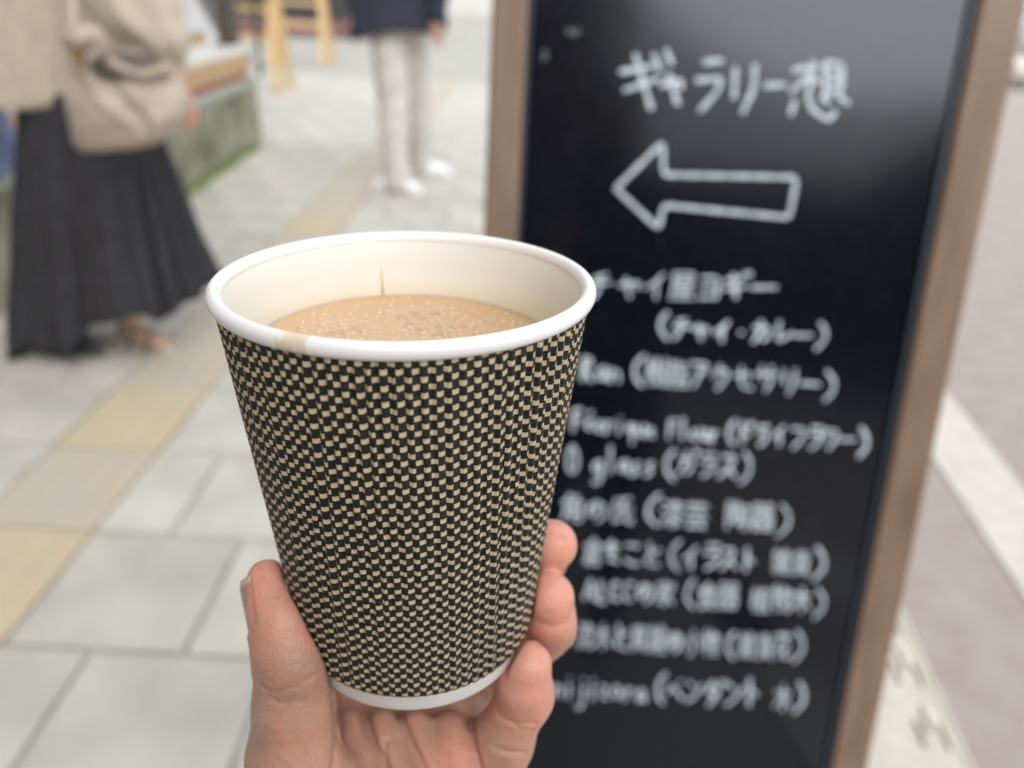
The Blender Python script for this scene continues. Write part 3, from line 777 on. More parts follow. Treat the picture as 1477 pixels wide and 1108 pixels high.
f1 = n.step(vo, .15, .55); f2 = n.noise(60, 4, tcr.outputs['Object'])
c_ = n.mix(f2, (.52, .32, .165), (.59, .39, .215)); c_ = n.mix(n.math('MULTIPLY', f1, .3), c_, (.66, .46, .30))
n.L.new(c_, n.b.inputs['Base Color']); n.b.inputs['Roughness'].default_value = .3
n.b.inputs['Subsurface Weight'].default_value = .4; n.b.inputs['Subsurface Scale'].default_value = .003; n.b.inputs['Subsurface Radius'].default_value = (1, .5, .25)
n.bump(n.math('ADD', vo, n.math('MULTIPLY', vo2, .6)), .25, .0005)
tea = mesh_obj('milk_tea', V, [f[::-1] for f in Fc], m_tea, None, True)
tag(tea, 'tan milk tea with frothy bubbles filling the paper cup', 'drink')
# bubbles: little domes
m_bub = bpy.data.materials.new('froth_bubble'); m_bub.use_nodes = True; n = NT(m_bub)
n.b.inputs['Base Color'].default_value = (.70, .50, .33, 1); n.b.inputs['Roughness'].default_value = .12; n.b.inputs['Alpha'].default_value = 1
n.b.inputs['Subsurface Weight'].default_value = .5; n.b.inputs['Subsurface Scale'].default_value = .001
m_bub2 = node_mat('dark_bubble', (.50, .30, .18), .2, .1, 100)
gx = np.cross(g_c, [0, 0, 1]); gx /= np.linalg.norm(gx); gy = np.cross(g_c, gx)
rmean = np.linalg.norm(edge - lc, axis=1).min()
def domes(name, items, mat, flat=.6):
    V, Fc = [], []
    for x, y, s in items:
        c = lc + gx * x + gy * y; b0 = len(V)
        for lv, (rr, hh) in enumerate(((1, -.1), (.86, .45), (.5, .82))):
            for k in range(8):
                a = k * math.pi / 4 + lv * .2
                V.append(cw(c + s * rr * (math.cos(a) * gx + math.sin(a) * gy) - g_c * s * hh * flat))
        V.append(cw(c - g_c * s * flat))
        for lv in range(2):
            for k in range(8): Fc.append((b0 + lv * 8 + k, b0 + lv * 8 + (k + 1) % 8, b0 + lv * 8 + 8 + (k + 1) % 8, b0 + lv * 8 + 8 + k))
        for k in range(8): Fc.append((b0 + 16 + k, b0 + 16 + (k + 1) % 8, b0 + 24))
    o = mesh_obj(name, V, Fc, mat, tea, True); o['kind'] = 'stuff'; return o
small, big = [], []
for i in range(1500):
    r = rmean * math.sqrt(R.random()) * .985; a = R.uniform(0, 6.283)
    small.append((r * math.cos(a), r * math.sin(a), R.choice((.0003, .0004, .0004, .0005, .0007)) * R.uniform(.7, 1.15)))
cl_ = [(rmean * .85 * math.sqrt(R.random()), R.uniform(0, 6.283)) for _ in range(16)]
for i in range(230):
    r, a = R.choice(cl_); r = min(rmean * .93, abs(r + R.gauss(0, .005))); a += R.gauss(0, .25)
    big.append((r * math.cos(a), r * math.sin(a), R.uniform(.0005, 1.0) ** 2 * .0013 + .0005))
domes('froth', small, m_bub); domes('large_bubbles', big, m_bub2, .12)
rimsm = []
for x, y, s in big:                                     # pale ring of tiny bubbles round the large ones
    for k in range(int(9)):
        a = R.uniform(0, 6.283); rimsm.append((x + math.cos(a) * s * 1.08, y + math.sin(a) * s * 1.08, s * .22))
domes('bubble_edges', rimsm, m_bub)

# ================================================================== HAND
m_skin = bpy.data.materials.new('skin'); m_skin.use_nodes = True; n = NT(m_skin)
tcr = n.N.new('ShaderNodeTexCoord'); at = n.N.new('ShaderNodeAttribute'); at.attribute_name = 'flush'
nz = n.noise(110, 5, tcr.outputs['Object']); nz2 = n.noise(420, 4, tcr.outputs['Object']); nz3 = n.noise(38, 3, tcr.outputs['Object'])
c_ = n.mix(n.step(nz3, .3, .7), (.41, .222, .160), (.53, .305, .222))
c_ = n.mix(n.math('MULTIPLY', n.step(nz, .45, .68), .55), c_, (.62, .27, .20))
c_ = n.mix(n.math('MULTIPLY', at.outputs['Fac'], .85), c_, (.86, .37, .275))
c_ = n.mix(n.math('MULTIPLY', n.step(nz2, .5, .72), .3), c_, (.36, .185, .13))
n.L.new(c_, n.b.inputs['Base Color']); n.b.inputs['Roughness'].default_value = .41; n.b.inputs['Specular IOR Level'].default_value = .45
n.b.inputs['Subsurface Weight'].default_value = .32; n.b.inputs['Subsurface Radius'].default_value = (1, .35, .2); n.b.inputs['Subsurface Scale'].default_value = .0028
vor = n.noise(1500, 0, tcr.outputs['Object'], 'Distance', 'ShaderNodeTexVoronoi')
wv = n.N.new('ShaderNodeTexWave'); wv.inputs['Scale'].default_value = 560; wv.inputs['Distortion'].default_value = 3.; wv.inputs['Detail'].default_value = 1; wv.inputs['Detail Scale'].default_value = .4
mpw = n.N.new('ShaderNodeMapping'); mpw.inputs['Rotation'].default_value = (.5, .3, .4); n.L.new(tcr.outputs['Object'], mpw.inputs[0]); n.L.new(mpw.outputs[0], wv.inputs[0])
hgt = n.math('ADD', n.math('MULTIPLY', vor, .5), n.math('ADD', n.math('MULTIPLY', wv.outputs['Fac'], .16), n.math('MULTIPLY', nz2, 1.2)))
n.bump(hgt, .36, .0006)

def hp(px, py, z, rp): return (np.array([(px - CX) / F * z, (py - CY) / F * z, z]), rp * z / F)   # mm
thumb = [hp(386, 843, 203, 36), hp(404, 888, 200, 43), hp(421, 948, 200, 50), hp(424, 1015, 203, 53), hp(424, 1090, 206, 62), hp(440, 1200, 212, 82)]
middle = [hp(560, 1010, 248, 42), hp(700, 872, 270, 40), hp(778, 806, 248, 36), hp(796, 786, 228, 37)]
ring = [hp(610, 1040, 246, 42), hp(728, 972, 262, 42), hp(784, 905, 243, 40), hp(791, 862, 223, 38)]
pinky = [hp(672, 1170, 228, 50), hp(722, 1072, 226, 43), hp(757, 1003, 219, 38), hp(762, 958, 214, 33)]
index = [hp(500, 960, 250, 42), hp(560, 830, 275, 40), hp(640, 760, 276, 36), hp(720, 735, 262, 33)]
wrist = hp(500, 1560, 222, 150)
VX = .75
lo = np.array([-80., 30., 178.]); hi = np.array([32., 200., 290.])
shp = np.ceil((hi - lo) / VX).astype(int)
gxv = [lo[i] + VX * np.arange(shp[i]) for i in range(3)]
def cone(D, a, b, k, sub=False):
    (pa, ra), (pb, rb) = a, b; mr = max(ra, rb) + k + 4
    i0 = np.maximum(((np.minimum(pa, pb) - mr - lo) / VX).astype(int), 0); i1 = np.minimum(((np.maximum(pa, pb) + mr - lo) / VX).astype(int) + 2, shp)
    if (i1 <= i0).any(): return
    sl = tuple(slice(p, q) for p, q in zip(i0, i1))
    X, Y, Z = np.meshgrid(*[g[s] for g, s in zip(gxv, sl)], indexing='ij', sparse=True)
    ab = pb - pa; L2 = ab @ ab + 1e-9
    h = np.clip(((X - pa[0]) * ab[0] + (Y - pa[1]) * ab[1] + (Z - pa[2]) * ab[2]) / L2, 0, 1)
    d = np.sqrt((X - pa[0] - h * ab[0]) ** 2 + (Y - pa[1] - h * ab[1]) ** 2 + (Z - pa[2] - h * ab[2]) ** 2) - (ra + h * (rb - ra))
    A = D[sl]
    if sub:
        d = -d; h = np.clip(.5 - .5 * (d - A) / k * -1, 0, 1) if False else np.maximum(k - np.abs(A - d), 0) / k
        D[sl] = np.maximum(A, d) + h * h * k * .25
    else:
        h = np.maximum(k - np.abs(A - d), 0) / k
        D[sl] = np.minimum(A, d) - h * h * k * .25
def chain(D, pts, k):
    for a, b in zip(pts, pts[1:]): cone(D, a, b, k)
def smin(A, B, k):
    h = np.maximum(k - np.abs(A - B), 0) / k; return np.minimum(A, B) - h * h * k * .25
new = lambda: np.full(tuple(shp), 60., np.float32)
Dp = new()
for f in (middle, ring, index): cone(Dp, f[0], wrist, 8)
cone(Dp, pinky[0], hp(560, 1560, 215, 110), 8)
cone(Dp, hp(570, 1075, 236, 52), hp(520, 1300, 226, 90), 8)      # palm flesh seen under the cup
cone(Dp, hp(660, 1020, 244, 44), hp(640, 1120, 236, 60), 8)
cone(Dp, hp(650, 1110, 226, 42), hp(600, 1300, 220, 100), 8)     # heel below the little finger
cone(Dp, hp(508, 1048, 229, 24), hp(532, 1200, 212, 40), 3)      # folds of skin running up under the cup
cone(Dp, hp(553, 1042, 227, 20), hp(584, 1200, 211, 36), 2.5)
cone(Dp, hp(600, 1046, 227, 22), hp(632, 1200, 211, 38), 2.5)
cone(Dp, hp(648, 1052, 228, 26), hp(668, 1200, 211, 42), 2.5)
Dt = new(); chain(Dt, thumb, 5); cone(Dt, thumb[-1], hp(470, 1500, 218, 120), 8)
cone(Dt, hp(412, 905, 196.5, 32), hp(425, 960, 197, 36), 5)      # pulp
cone(Dt, hp(478, 1130, 214, 40), hp(500, 1050, 238, 30), 8)      # web towards the first finger
D = smin(Dp, Dt, 3.2)
for f, k in ((index, 3), (middle, 2.), (ring, 2.), (pinky, 2.2)):
    Df = new(); chain(Df, f, 4.5)
    if f is pinky:
        cone(Df, hp(750, 990, 213.5, 33), hp(758, 965, 212, 28), 4)
    if f is ring:
        cone(Df, hp(798, 908, 232, 34), hp(797, 896, 226, 35), 2)
    D = smin(D, Df, k)
# creases
def crease(pts, k=1.6):
    for a, b in zip(pts, pts[1:]): cone(D, a, b, k, True)
def surf_crease(pxs, z, r=2.2):
    crease([hp(x, y, zz, r) for (x, y), zz in zip(pxs, z)])
# cup pressed into the flesh
X, Y, Z = np.meshgrid(*gxv, indexing='ij', sparse=True)
qx, qy, qz = X - CC[0] * 1000, Y - CC[1] * 1000, Z - CC[2] * 1000
dax = qx * AX[0] + qy * AX[1] + qz * AX[2]
rad2 = np.sqrt(np.maximum(qx ** 2 + qy ** 2 + qz ** 2 - dax ** 2, 0))
rc = (42.4 - 11.2 * dax / 105.5) + 1.45
sidee = (rad2 - rc) * .993; bot = dax - 105.7
cupd = np.where((sidee > 0) & (bot > 0), np.sqrt(np.maximum(sidee, 0) ** 2 + np.maximum(bot, 0) ** 2), np.maximum(sidee, bot)).astype(np.float32)
kq = 1.2; A, B = D, -cupd; hq = np.maximum(kq - np.abs(A - B), 0) / kq; D = np.maximum(A, B) + hq * hq * kq * .25

def surface_nets(D):
    s = D < 0
    c = [s[i:s.shape[0] - 1 + i, j:s.shape[1] - 1 + j, k:s.shape[2] - 1 + k] for i in (0, 1) for j in (0, 1) for k in (0, 1)]
    al = c[0].copy(); an = c[0].copy()
    for q in c[1:]: al &= q; an |= q
    cell = an & ~al; idx = np.argwhere(cell); cid = np.full(cell.shape, -1, np.int64); cid[tuple(idx.T)] = np.arange(len(idx))
    acc = np.zeros((len(idx), 3)); cn = np.zeros(len(idx))
    cor = [(i, j, k) for i in (0, 1) for j in (0, 1) for k in (0, 1)]
    for a in cor:
        for ax in range(3):
            if a[ax]: continue
            b = list(a); b[ax] = 1
            ia = idx + a; ib = idx + b
            da = D[tuple(ia.T)]; db = D[tuple(ib.T)]; m = (da < 0) != (db < 0)
            t = np.where(m, da / np.where(m, da - db, 1), 0)
            pt = np.array(a, float) + t[:, None] * (np.array(b) - np.array(a)); acc[m] += pt[m]; cn[m] += 1
    V = idx + acc / cn[:, None]
    Fq = []
    for ax in range(3):
        o1, o2 = [(1, 2), (2, 0), (0, 1)][ax]
        sl0 = [slice(None)] * 3; sl1 = [slice(None)] * 3; sl0[ax] = slice(0, -1); sl1[ax] = slice(1, None)
        m = s[tuple(sl0)] != s[tuple(sl1)]; e = np.argwhere(m)
        e = e[(e[:, o1] > 0) & (e[:, o2] > 0) & (e[:, o1] < s.shape[o1] - 1) & (e[:, o2] < s.shape[o2] - 1)]
        ins = s[tuple(e.T)]
        def cc_(d1_, d2_):
            q = e.copy(); q[:, o1] -= d1_; q[:, o2] -= d2_; return cid[tuple(q.T)]
        a, b, c_, d_ = cc_(1, 1), cc_(0, 1), cc_(0, 0), cc_(1, 0)
        qd = np.stack([a, b, c_, d_], 1); qd[~ins] = qd[~ins][:, ::-1]; Fq.append(qd)
    return V, np.concatenate(Fq)
V, Fq = surface_nets(D)
Fq = Fq[(Fq >= 0).all(1)]
V0 = V.copy()
ei = np.concatenate([Fq[:, [0, 1]], Fq[:, [1, 2]], Fq[:, [2, 3]], Fq[:, [3, 0]]]); ei = np.concatenate([ei, ei[:, ::-1]])
deg = np.bincount(ei[:, 0], minlength=len(V))[:, None]
def lap(V):
    out = np.stack([np.bincount(ei[:, 0], weights=V[ei[:, 1], i], minlength=len(V)) for i in range(3)], 1); return out / np.maximum(deg, 1)
for _ in range(4): V = V * .4 + lap(V) * .6
Vc = lo + V * VX                        # mm, camera space
def seg_d(V, a, b):
    ab = b - a; h = np.clip(((V - a) @ ab) / (ab @ ab), 0, 1); return np.linalg.norm(V - a - h[:, None] * ab, axis=1), h
# normals, used to press creases into the skin
nrm = np.zeros_like(Vc); fn = np.cross(Vc[Fq[:, 2]] - Vc[Fq[:, 0]], Vc[Fq[:, 3]] - Vc[Fq[:, 1]])
for c in range(4):
    for i in range(3): nrm[:, i] += np.bincount(Fq[:, c], weights=fn[:, i], minlength=len(Vc))
nrm /= np.linalg.norm(nrm, axis=1)[:, None] + 1e-9
pxy = np.stack([CX + F * Vc[:, 0] / Vc[:, 2], CY + F * Vc[:, 1] / Vc[:, 2]], 1)
facing = nrm[:, 2] < .25
def press(pts, depth, width, zmax=300, zmin=0):
    """fold pressed into the skin that faces the camera side, along a line"""
    dmin = np.full(len(Vc), 1e9)
    pts = [np.array(p, float) for p in pts]
    for a, b in zip(pts, pts[1:]):
        dd_, _ = seg_d(pxy, a, b); dmin = np.minimum(dmin, dd_)
    g = depth * np.exp(-(dmin / width) ** 2) * facing * (Vc[:, 2] < zmax) * (Vc[:, 2] > zmin)
    return g
g = np.zeros(len(Vc)); DEEP = 1.4
Zp = 226
g += press([(368, 985), (395, 1002), (430, 990), (460, 970)], .45, 3.5) + press([(372, 1000), (400, 1015), (440, 1012)], .32, 3) + press([(376, 992), (392, 1010), (402, 1004)], .3, 2.5) + press([(440, 962), (470, 950)], .3, 3)
g += press([(380, 1062), (430, 1050), (480, 1030)], .15, 5) + press([(372, 972), (388, 985)], .3, 4)
g += press([(718, 1034), (745, 1046), (772, 1044)], .7, 3.2) + press([(728, 1040), (750, 1053), (768, 1054)], .35, 2.6) + press([(712, 1078), (735, 1086), (757, 1086)], .6, 3.5) + press([(778, 900), (800, 905), (826, 898)], .4, 3) + press([(775, 928), (800, 934), (815, 930)], .35, 3)
g += press([(483, 1000), (490, 1050), (484, 1108), (478, 1150)], 1.2, 6)
g += press([(525, 1030), (538, 1074), (562, 1110), (570, 1150)], 1.6, 5) + press([(577, 1030), (588, 1061), (614, 1110)], 1.5, 4.5)
g += press([(556, 1070), (553, 1120)], .7, 4) + press([(679, 1040), (681, 1070), (692, 1112), (700, 1150)], 1.6, 4.5)
g += press([(620, 1050), (628, 1075), (660, 1110)], .4, 5)
rng = np.random.default_rng(3)
for _ in range(26):                      # fine skin lines on the thumb
    y0 = rng.uniform(930, 1100); x0 = rng.uniform(370, 440); L = rng.uniform(15, 55)
    g += press([(x0, y0), (x0 + L * .5, y0 + rng.uniform(-6, 6)), (x0 + L, y0 + rng.uniform(-9, 5))], rng.uniform(.04, .12), 2.4)
for _ in range(20):
    x0 = rng.uniform(500, 720); y0 = rng.uniform(1040, 1100); L = rng.uniform(15, 45)
    g += press([(x0, y0), (x0 + L, y0 + rng.uniform(-12, 12))], rng.uniform(.05, .14), 3)
na, nra = hp(384, 838, 204.5, 35); nb, nrb = hp(404, 893, 201.5, 43)
nax = (na - nb) / np.linalg.norm(na - nb); nsd = np.array([-.90, .1, -.43]); nsd -= nax * (nsd @ nax); nsd /= np.linalg.norm(nsd); nro = np.cross(nax, nsd)
rel = Vc - nb; tt_ = rel @ nax / np.linalg.norm(na - nb); aa = np.abs(np.arctan2(rel @ nro, rel @ nsd)); near = np.linalg.norm(rel, axis=1) < 22
sm_ = lambda x, a, b: np.clip((x - a) / (b - a), 0, 1) ** 2 * (3 - 2 * np.clip((x - a) / (b - a), 0, 1))
g += near * .75 * (1 - sm_(aa, .84, .98)) * sm_(tt_, -.12, .02) * (1 - sm_(tt_, 1.25, 1.6))
Vc = Vc - nrm * g[:, None]
tipz = [(thumb[0][0], thumb[1][0], 12), (middle[-1][0], middle[-2][0], 13), (ring[-1][0], ring[-2][0], 13), (pinky[-1][0], pinky[-2][0], 12)]
fl = np.zeros(len(Vc))
for a, b, w_ in tipz:
    dd_, hh = seg_d(Vc, a, b); fl = np.maximum(fl, np.clip(1.25 - dd_ / w_, 0, 1))
hp_, _ = seg_d(Vc, hp(655, 1090, 218, 1)[0], hp(640, 1150, 215, 1)[0]); fl = np.maximum(fl, .6 * np.clip(1.2 - hp_ / 9, 0, 1))
person = empty('person', (.05, -.42, 0))
tag(person, 'person in dark clothes behind the camera whose left hand holds up the paper cup', 'person')
hand = mesh_obj('hand', CAMP + (Vc / 1000) @ W.T, Fq[:, ::-1].tolist(), m_skin, person, True)
bm = bmesh.new(); bm.from_mesh(hand.data); bmesh.ops.recalc_face_normals(bm, faces=bm.faces); bm.to_mesh(hand.data); bm.free()
a_ = hand.data.attributes.new('flush', 'FLOAT', 'POINT'); a_.data.foreach_set('value', fl.astype(np.float32))
# thumb nail, on the side turned left and away
m_nail = bpy.data.materials.new('nail'); m_nail.use_nodes = True; n = NT(m_nail)
at = n.N.new('ShaderNodeAttribute'); at.attribute_name = 'along'
n.L.new(n.mix(n.step(at.outputs['Fac'], .84, .9), n.mix(n.math('SUBTRACT', 1, n.step(at.outputs['Fac'], .05, .25)), (.46, .255, .20), (.60, .45, .40)), (.60, .42, .33)), n.b.inputs['Base Color'])
n.b.inputs['Roughness'].default_value = .28; n.b.inputs['Coat Weight'].default_value = .3
pa, ra = hp(384, 838, 204.5, 35); pb, rb_ = hp(404, 893, 201.5, 43)
axn = (pa - pb) / np.linalg.norm(pa - pb); Ln = np.linalg.norm(pa - pb)
side = np.array([-.90, .1, -.43]); side -= axn * (side @ axn); side /= np.linalg.norm(side); oth = np.cross(axn, side)
V, al = [], []
NA, NB = 18, 15
for i in range(NA):
    t = i / (NA - 1) * 1.28 - .08
    for j in range(NB):
        ph = (j / (NB - 1) - .5) * 1.8
        w_ = 1 - .30 * max(0, (.25 - t)) / .33
        ph *= w_
        tt = min(t, 1.)
        c = pb + (pa - pb) * t; r_ = rb_ + (ra - rb_) * min(t, 1) + .22 - .9 * max(0, t - 1.0) ** 1.1 * 5 + .3 * math.cos(ph * 1.6)
        V.append(c + r_ * (math.cos(ph) * side + math.sin(ph) * oth)); al.append(i / (NA - 1))
Fn = [(i * NB + j, i * NB + j + 1, (i + 1) * NB + j + 1, (i + 1) * NB + j) for i in range(NA - 1) for j in range(NB - 1)]
nail = mesh_obj('nail', CAMP + (np.array(V) / 1000) @ W.T, Fn, m_nail, hand, True)
nail.modifiers.new('s', 'SOLIDIFY').thickness = .0005
a_ = nail.data.attributes.new('along', 'FLOAT', 'POINT'); a_.data.foreach_set('value', al)

# the holder's sleeve, body, head (outside the frame, mirrored darkly in the board)
m_coat = node_mat('black_coat', (.018, .018, .022), .8, .4, 30, .3, 200)
m_hair = node_mat('dark_hair', (.012, .009, .008), .5, .4, 60)
m_trous = node_mat('dark_trousers', (.02, .022, .03), .85, .3, 30)
m_skin2 = node_mat('face_skin', (.50, .31, .22), .5, .1, 20, .05, 100, sss=.2, sss_scale=.01)
wr = cw(wrist[0] / 1000)
def figure(root, x, y, hgt, face, coat=None):
    """head with face and hair, facing the unit vector face"""
    s = hgt / 1.62; f = Vector((*face, 0)).normalized(); rt = Vector((f.y, -f.x, 0))
    c = Vector((x, y, hgt - .115 * s)) + f * .015
    bm = bmesh.new(); bmesh.ops.create_uvsphere(bm, u_segments=28, v_segments=20, radius=1)
    for v in bm.verts:
        p = v.co.copy()
        wx = .073 * (1 if p.z > -.1 else 1 - .38 * (-p.z - .1)); q = Vector((p.x * wx, p.y * .092, p.z * .115))
        if p.y > .3:
            q.y += .004 * math.cos(p.x * 3)
            if abs(p.x) < .22 and -.32 < p.z < .12: q.y += .022 * (1 - abs(p.x) / .22) * (1 - abs(p.z + .12) / .24 if abs(p.z + .12) < .24 else 0)
            if abs(abs(p.x) - .42) < .2 and abs(p.z - .05) < .14: q.y -= .008
            if abs(p.z + .5) < .09 and abs(p.x) < .35: q.y += .006
        v.co = c + rt * (q.x * s) + f * (q.y * s) + Vector((0, 0, q.z * s))
    hd_ = bm_obj('head', bm, m_skin2, root, True)
    bm = bmesh.new(); bmesh.ops.create_uvsphere(bm, u_segments=28, v_segments=20, radius=1)
    dl = [v for v in bm.verts if (v.co.y > .25 and v.co.z < .42) or v.co.z < -.75]
    bmesh.ops.delete(bm, geom=dl, context='VERTS')
    for v in bm.verts:
        p = v.co; v.co = c + rt * (p.x * .083 * s) + f * ((p.y * .1 - .008) * s) + Vector((0, 0, (p.z * .128 + .006) * s))
    bm_obj('hair', bm, m_hair, root, True)
    for sx_ in (-1, 1):
        bm = bmesh.new(); bmesh.ops.create_uvsphere(bm, u_segments=10, v_segments=8, radius=.011 * s)
        bmesh.ops.translate(bm, verts=bm.verts, vec=c + rt * (sx_ * .031 * s) + f * (.079 * s) + Vector((0, 0, .006 * s)))
        bm_obj('eye', bm, m_white if False else m_hair, root, True)
        tube('ear', [c + rt * (sx_ * .073 * s) + Vector((0, 0, .02 * s)), c + rt * (sx_ * .078 * s) + Vector((0, 0, -.022 * s))], (.013 * s, .009 * s), m_skin2, root, 8, .5, 3)
    tube('neck', [c + Vector((0, 0, -.08 * s)) - f * .01, c + Vector((0, 0, -.19 * s)) - f * .02], (.05 * s, .06 * s), m_skin2, root, 14)
def ell_ring(cx_, cy_, z, a, b, n=36, pw=1.0):
    t = np.linspace(0, 2 * math.pi, n, endpoint=False); return np.stack([cx_ + a * np.cos(t), cy_ + b * np.sin(t), np.full(n, z)], 1)
px_, py_ = .08, -.46
V, Fc = loft([ell_ring(px_, py_, z, a, b) for z, a, b in ((.5, .21, .15), (.8, .21, .15), (1.0, .19, .13), (1.2, .21, .14), (1.32, .215, .13), (1.385, .17, .11), (1.42, .075, .075))])
mesh_obj('coat', V, Fc, m_coat, person, True)
figure(person, px_, py_ + .02, 1.63, (0, 1))
sh = np.array([px_ - .21, py_, 1.32]); el = np.array([-.26, -.16, .98])
tube('coat_sleeve', [sh, (sh + el) / 2, el, el + (wr - el) * .55, wr + (el - wr) * .08], (.062, .055, .05, .045, .04), m_coat, person, 18)
tube('forearm', [el + (wr - el) * .5, wr + (el - wr) * .05, cw(hp(490, 1330, 224, 1)[0] / 1000)], (.032, .026, .024), m_skin, person, 16, .8)
sh2 = np.array([px_ + .21, py_, 1.32]); el2 = np.array([.33, -.28, 1.02]); hd2 = np.array([.06, -.06, 1.2])
tube('coat_sleeve', [sh2, (sh2 + el2) / 2, el2, el2 + (hd2 - el2) * .85], (.062, .055, .05, .038), m_coat, person, 18)
for sx_ in (-1, 1):
    tube('trouser_leg', [(px_ + sx_ * .09, py_, .82), (px_ + sx_ * .1, py_ + .02, .45), (px_ + sx_ * .1, py_, .08)], (.1, .07, .055), m_trous, person, 16)
    tube('shoe', [(px_ + sx_ * .1, py_ - .08, .04), (px_ + sx_ * .1, py_ + .06, .045), (px_ + sx_ * .11, py_ + .16, .03)], (.04, .045, .03), m_hair, person, 12)

# ================================================================== WALKING WOMAN
m_knit = node_mat('beige_knit', (.51, .435, .345), .95, .15, 14, .3, 200)
m_skirt = node_mat('black_pleats', (.028, .027, .032), .85, .35, 25, .2, 200)
m_bag = node_mat('taupe_leather', (.46, .375, .30), .45, .2, 9, .25, 60)
m_gold = node_mat('brass', (.7, .5, .22), .3, metal=1.)
m_sole = node_mat('sandal_strap', (.05, .05, .055), .6)
m_shoe = node_mat('pale_shoe', (.55, .53, .5), .6)
YW = 2.66
woman = empty('person', tuple(G(160, 500))); tag(woman, 'woman in beige knit top and long black pleated skirt walking past the stone base', 'person')
def px_ring(xl, xr, yl, yr, Yc, dep, n=96, pleat=0., freq=0, ph=0., skew=0.):
    a = PY(xl, yl, Yc); b = PY(xr, yr, Yc); c = (a + b) / 2; hx = (b - a) / 2
    t = np.linspace(0, 2 * math.pi, n, endpoint=False)
    m = 1 + pleat * (.75 * (np.abs(np.sin(t * freq / 2 + ph + 1.3 * np.sin(t * 3 + ph))) * 2 - 1) + .7 * np.sin(t * 5 + ph) + .45 * np.sin(t * 9 - 2 * ph) + .25 * np.sin(t * 41))
    return c + np.cos(t)[:, None] * hx * m[:, None] + (np.sin(t) * dep * m)[:, None] * np.array([0, 1., 0])
def ilerp(tab, y):
    ys = [r[0] for r in tab]; return [np.interp(y, ys, [r[i] for r in tab]) for i in range(1, len(tab[0]))]
tab = [(0, 32, 208, 128, 130, .15, .0), (.2, 36, 226, 205, 205, .17, .03), (.45, 38, 250, 290, 285, .20, .06), (.7, 40, 264, 375, 345, .19, .10), (.88, 40, 278, 442, 390, .2, .13), (1, 44, 288, 492, 424, .2, .16)]
rings = []
for t_ in np.linspace(0, 1, 34):
    xl, xr, yl, yr, dep, pl = ilerp(tab, t_)
    rr = px_ring(xl, xr, yl, yr, YW, dep, 240, pl, 18, .3 + t_ * .5)
    if t_ > .7:
        ca = np.cos(np.linspace(0, 2 * math.pi, 240, endpoint=False)); rr[:, 2] += ((t_ - .7) / .3) ** 2 * (.03 * np.exp(-((ca - .35) / .3) ** 2) - .05 * np.exp(-((ca + .3) / .25) ** 2) + .05 * np.exp(-((ca + .62) / .14) ** 2))
    if t_ > .9:
        ang = np.linspace(0, 2 * math.pi, 240, endpoint=False)
        rr[:, 2] += (t_ - .9) * 10 * (.025 * np.sin(ang * 4 + 1.0) + .012 * np.sin(ang * 11))
    rings.append(rr)
V, Fc = loft(rings, False)
sk_ = mesh_obj('pleated_skirt', V, Fc, m_skirt, woman, True); sk_.modifiers.new('s', 'SOLIDIFY').thickness = .004
tab = [(0, -8, 150, -190, -190, .12, .0), (.15, -40, 178, -140, -140, .15, .02), (.5, -48, 176, -50, -50, .17, .03), (.8, -52, 168, 70, 75, .18, .04), (1, -50, 160, 138, 143, .18, .045)]
rings = []
for t_ in np.linspace(0, 1, 24):
    xl, xr, yl, yr, dep, pl = ilerp(tab, t_); rings.append(px_ring(xl, xr, yl, yr, YW, dep, 240, pl * .55, 26, .8))
xl, xr, yl, yr, dep, pl = ilerp(tab, 1); rings.append(px_ring(xl + 8, xr - 8, yl + 8, yr + 8, YW, dep * .97, 240, 0, 26, .8))
V, Fc = loft(rings, True); mesh_obj('knit_top', V, Fc, m_knit, woman, True)
def pt(px, py, Y=YW): return PY(px, py, Y)
def sleeve(name, pts, rads, mat, root, fold=.06):
    o = tube(name, pts, rads, mat, root, 40, .85, 10)
    me = o.data
    co = np.array([v.co[:] for v in me.vertices]); nv = np.array([v.normal[:] for v in me.vertices])
    k = np.arange(len(co)); a = (k % 40) / 40 * 6.283; row = k // 40
    co += nv * (np.sin(a * 7 + row * .12) * .006 + np.sin(a * 3 + row * .35) * .006)[:, None]
    me.vertices.foreach_set('co', co.ravel()); me.update(); return o
sleeve('knit_sleeve', [pt(128, -150, 2.5), pt(162, -60, 2.42), pt(200, 15, 2.40), pt(228, 62, 2.40), pt(243, 100, 2.40)], (.085, .105, .11, .09, .045), m_knit, woman)
tube('forearm', [pt(243, 95, 2.40), pt(256, 122, 2.38)], (.03, .028), m_skin2, woman, 12)
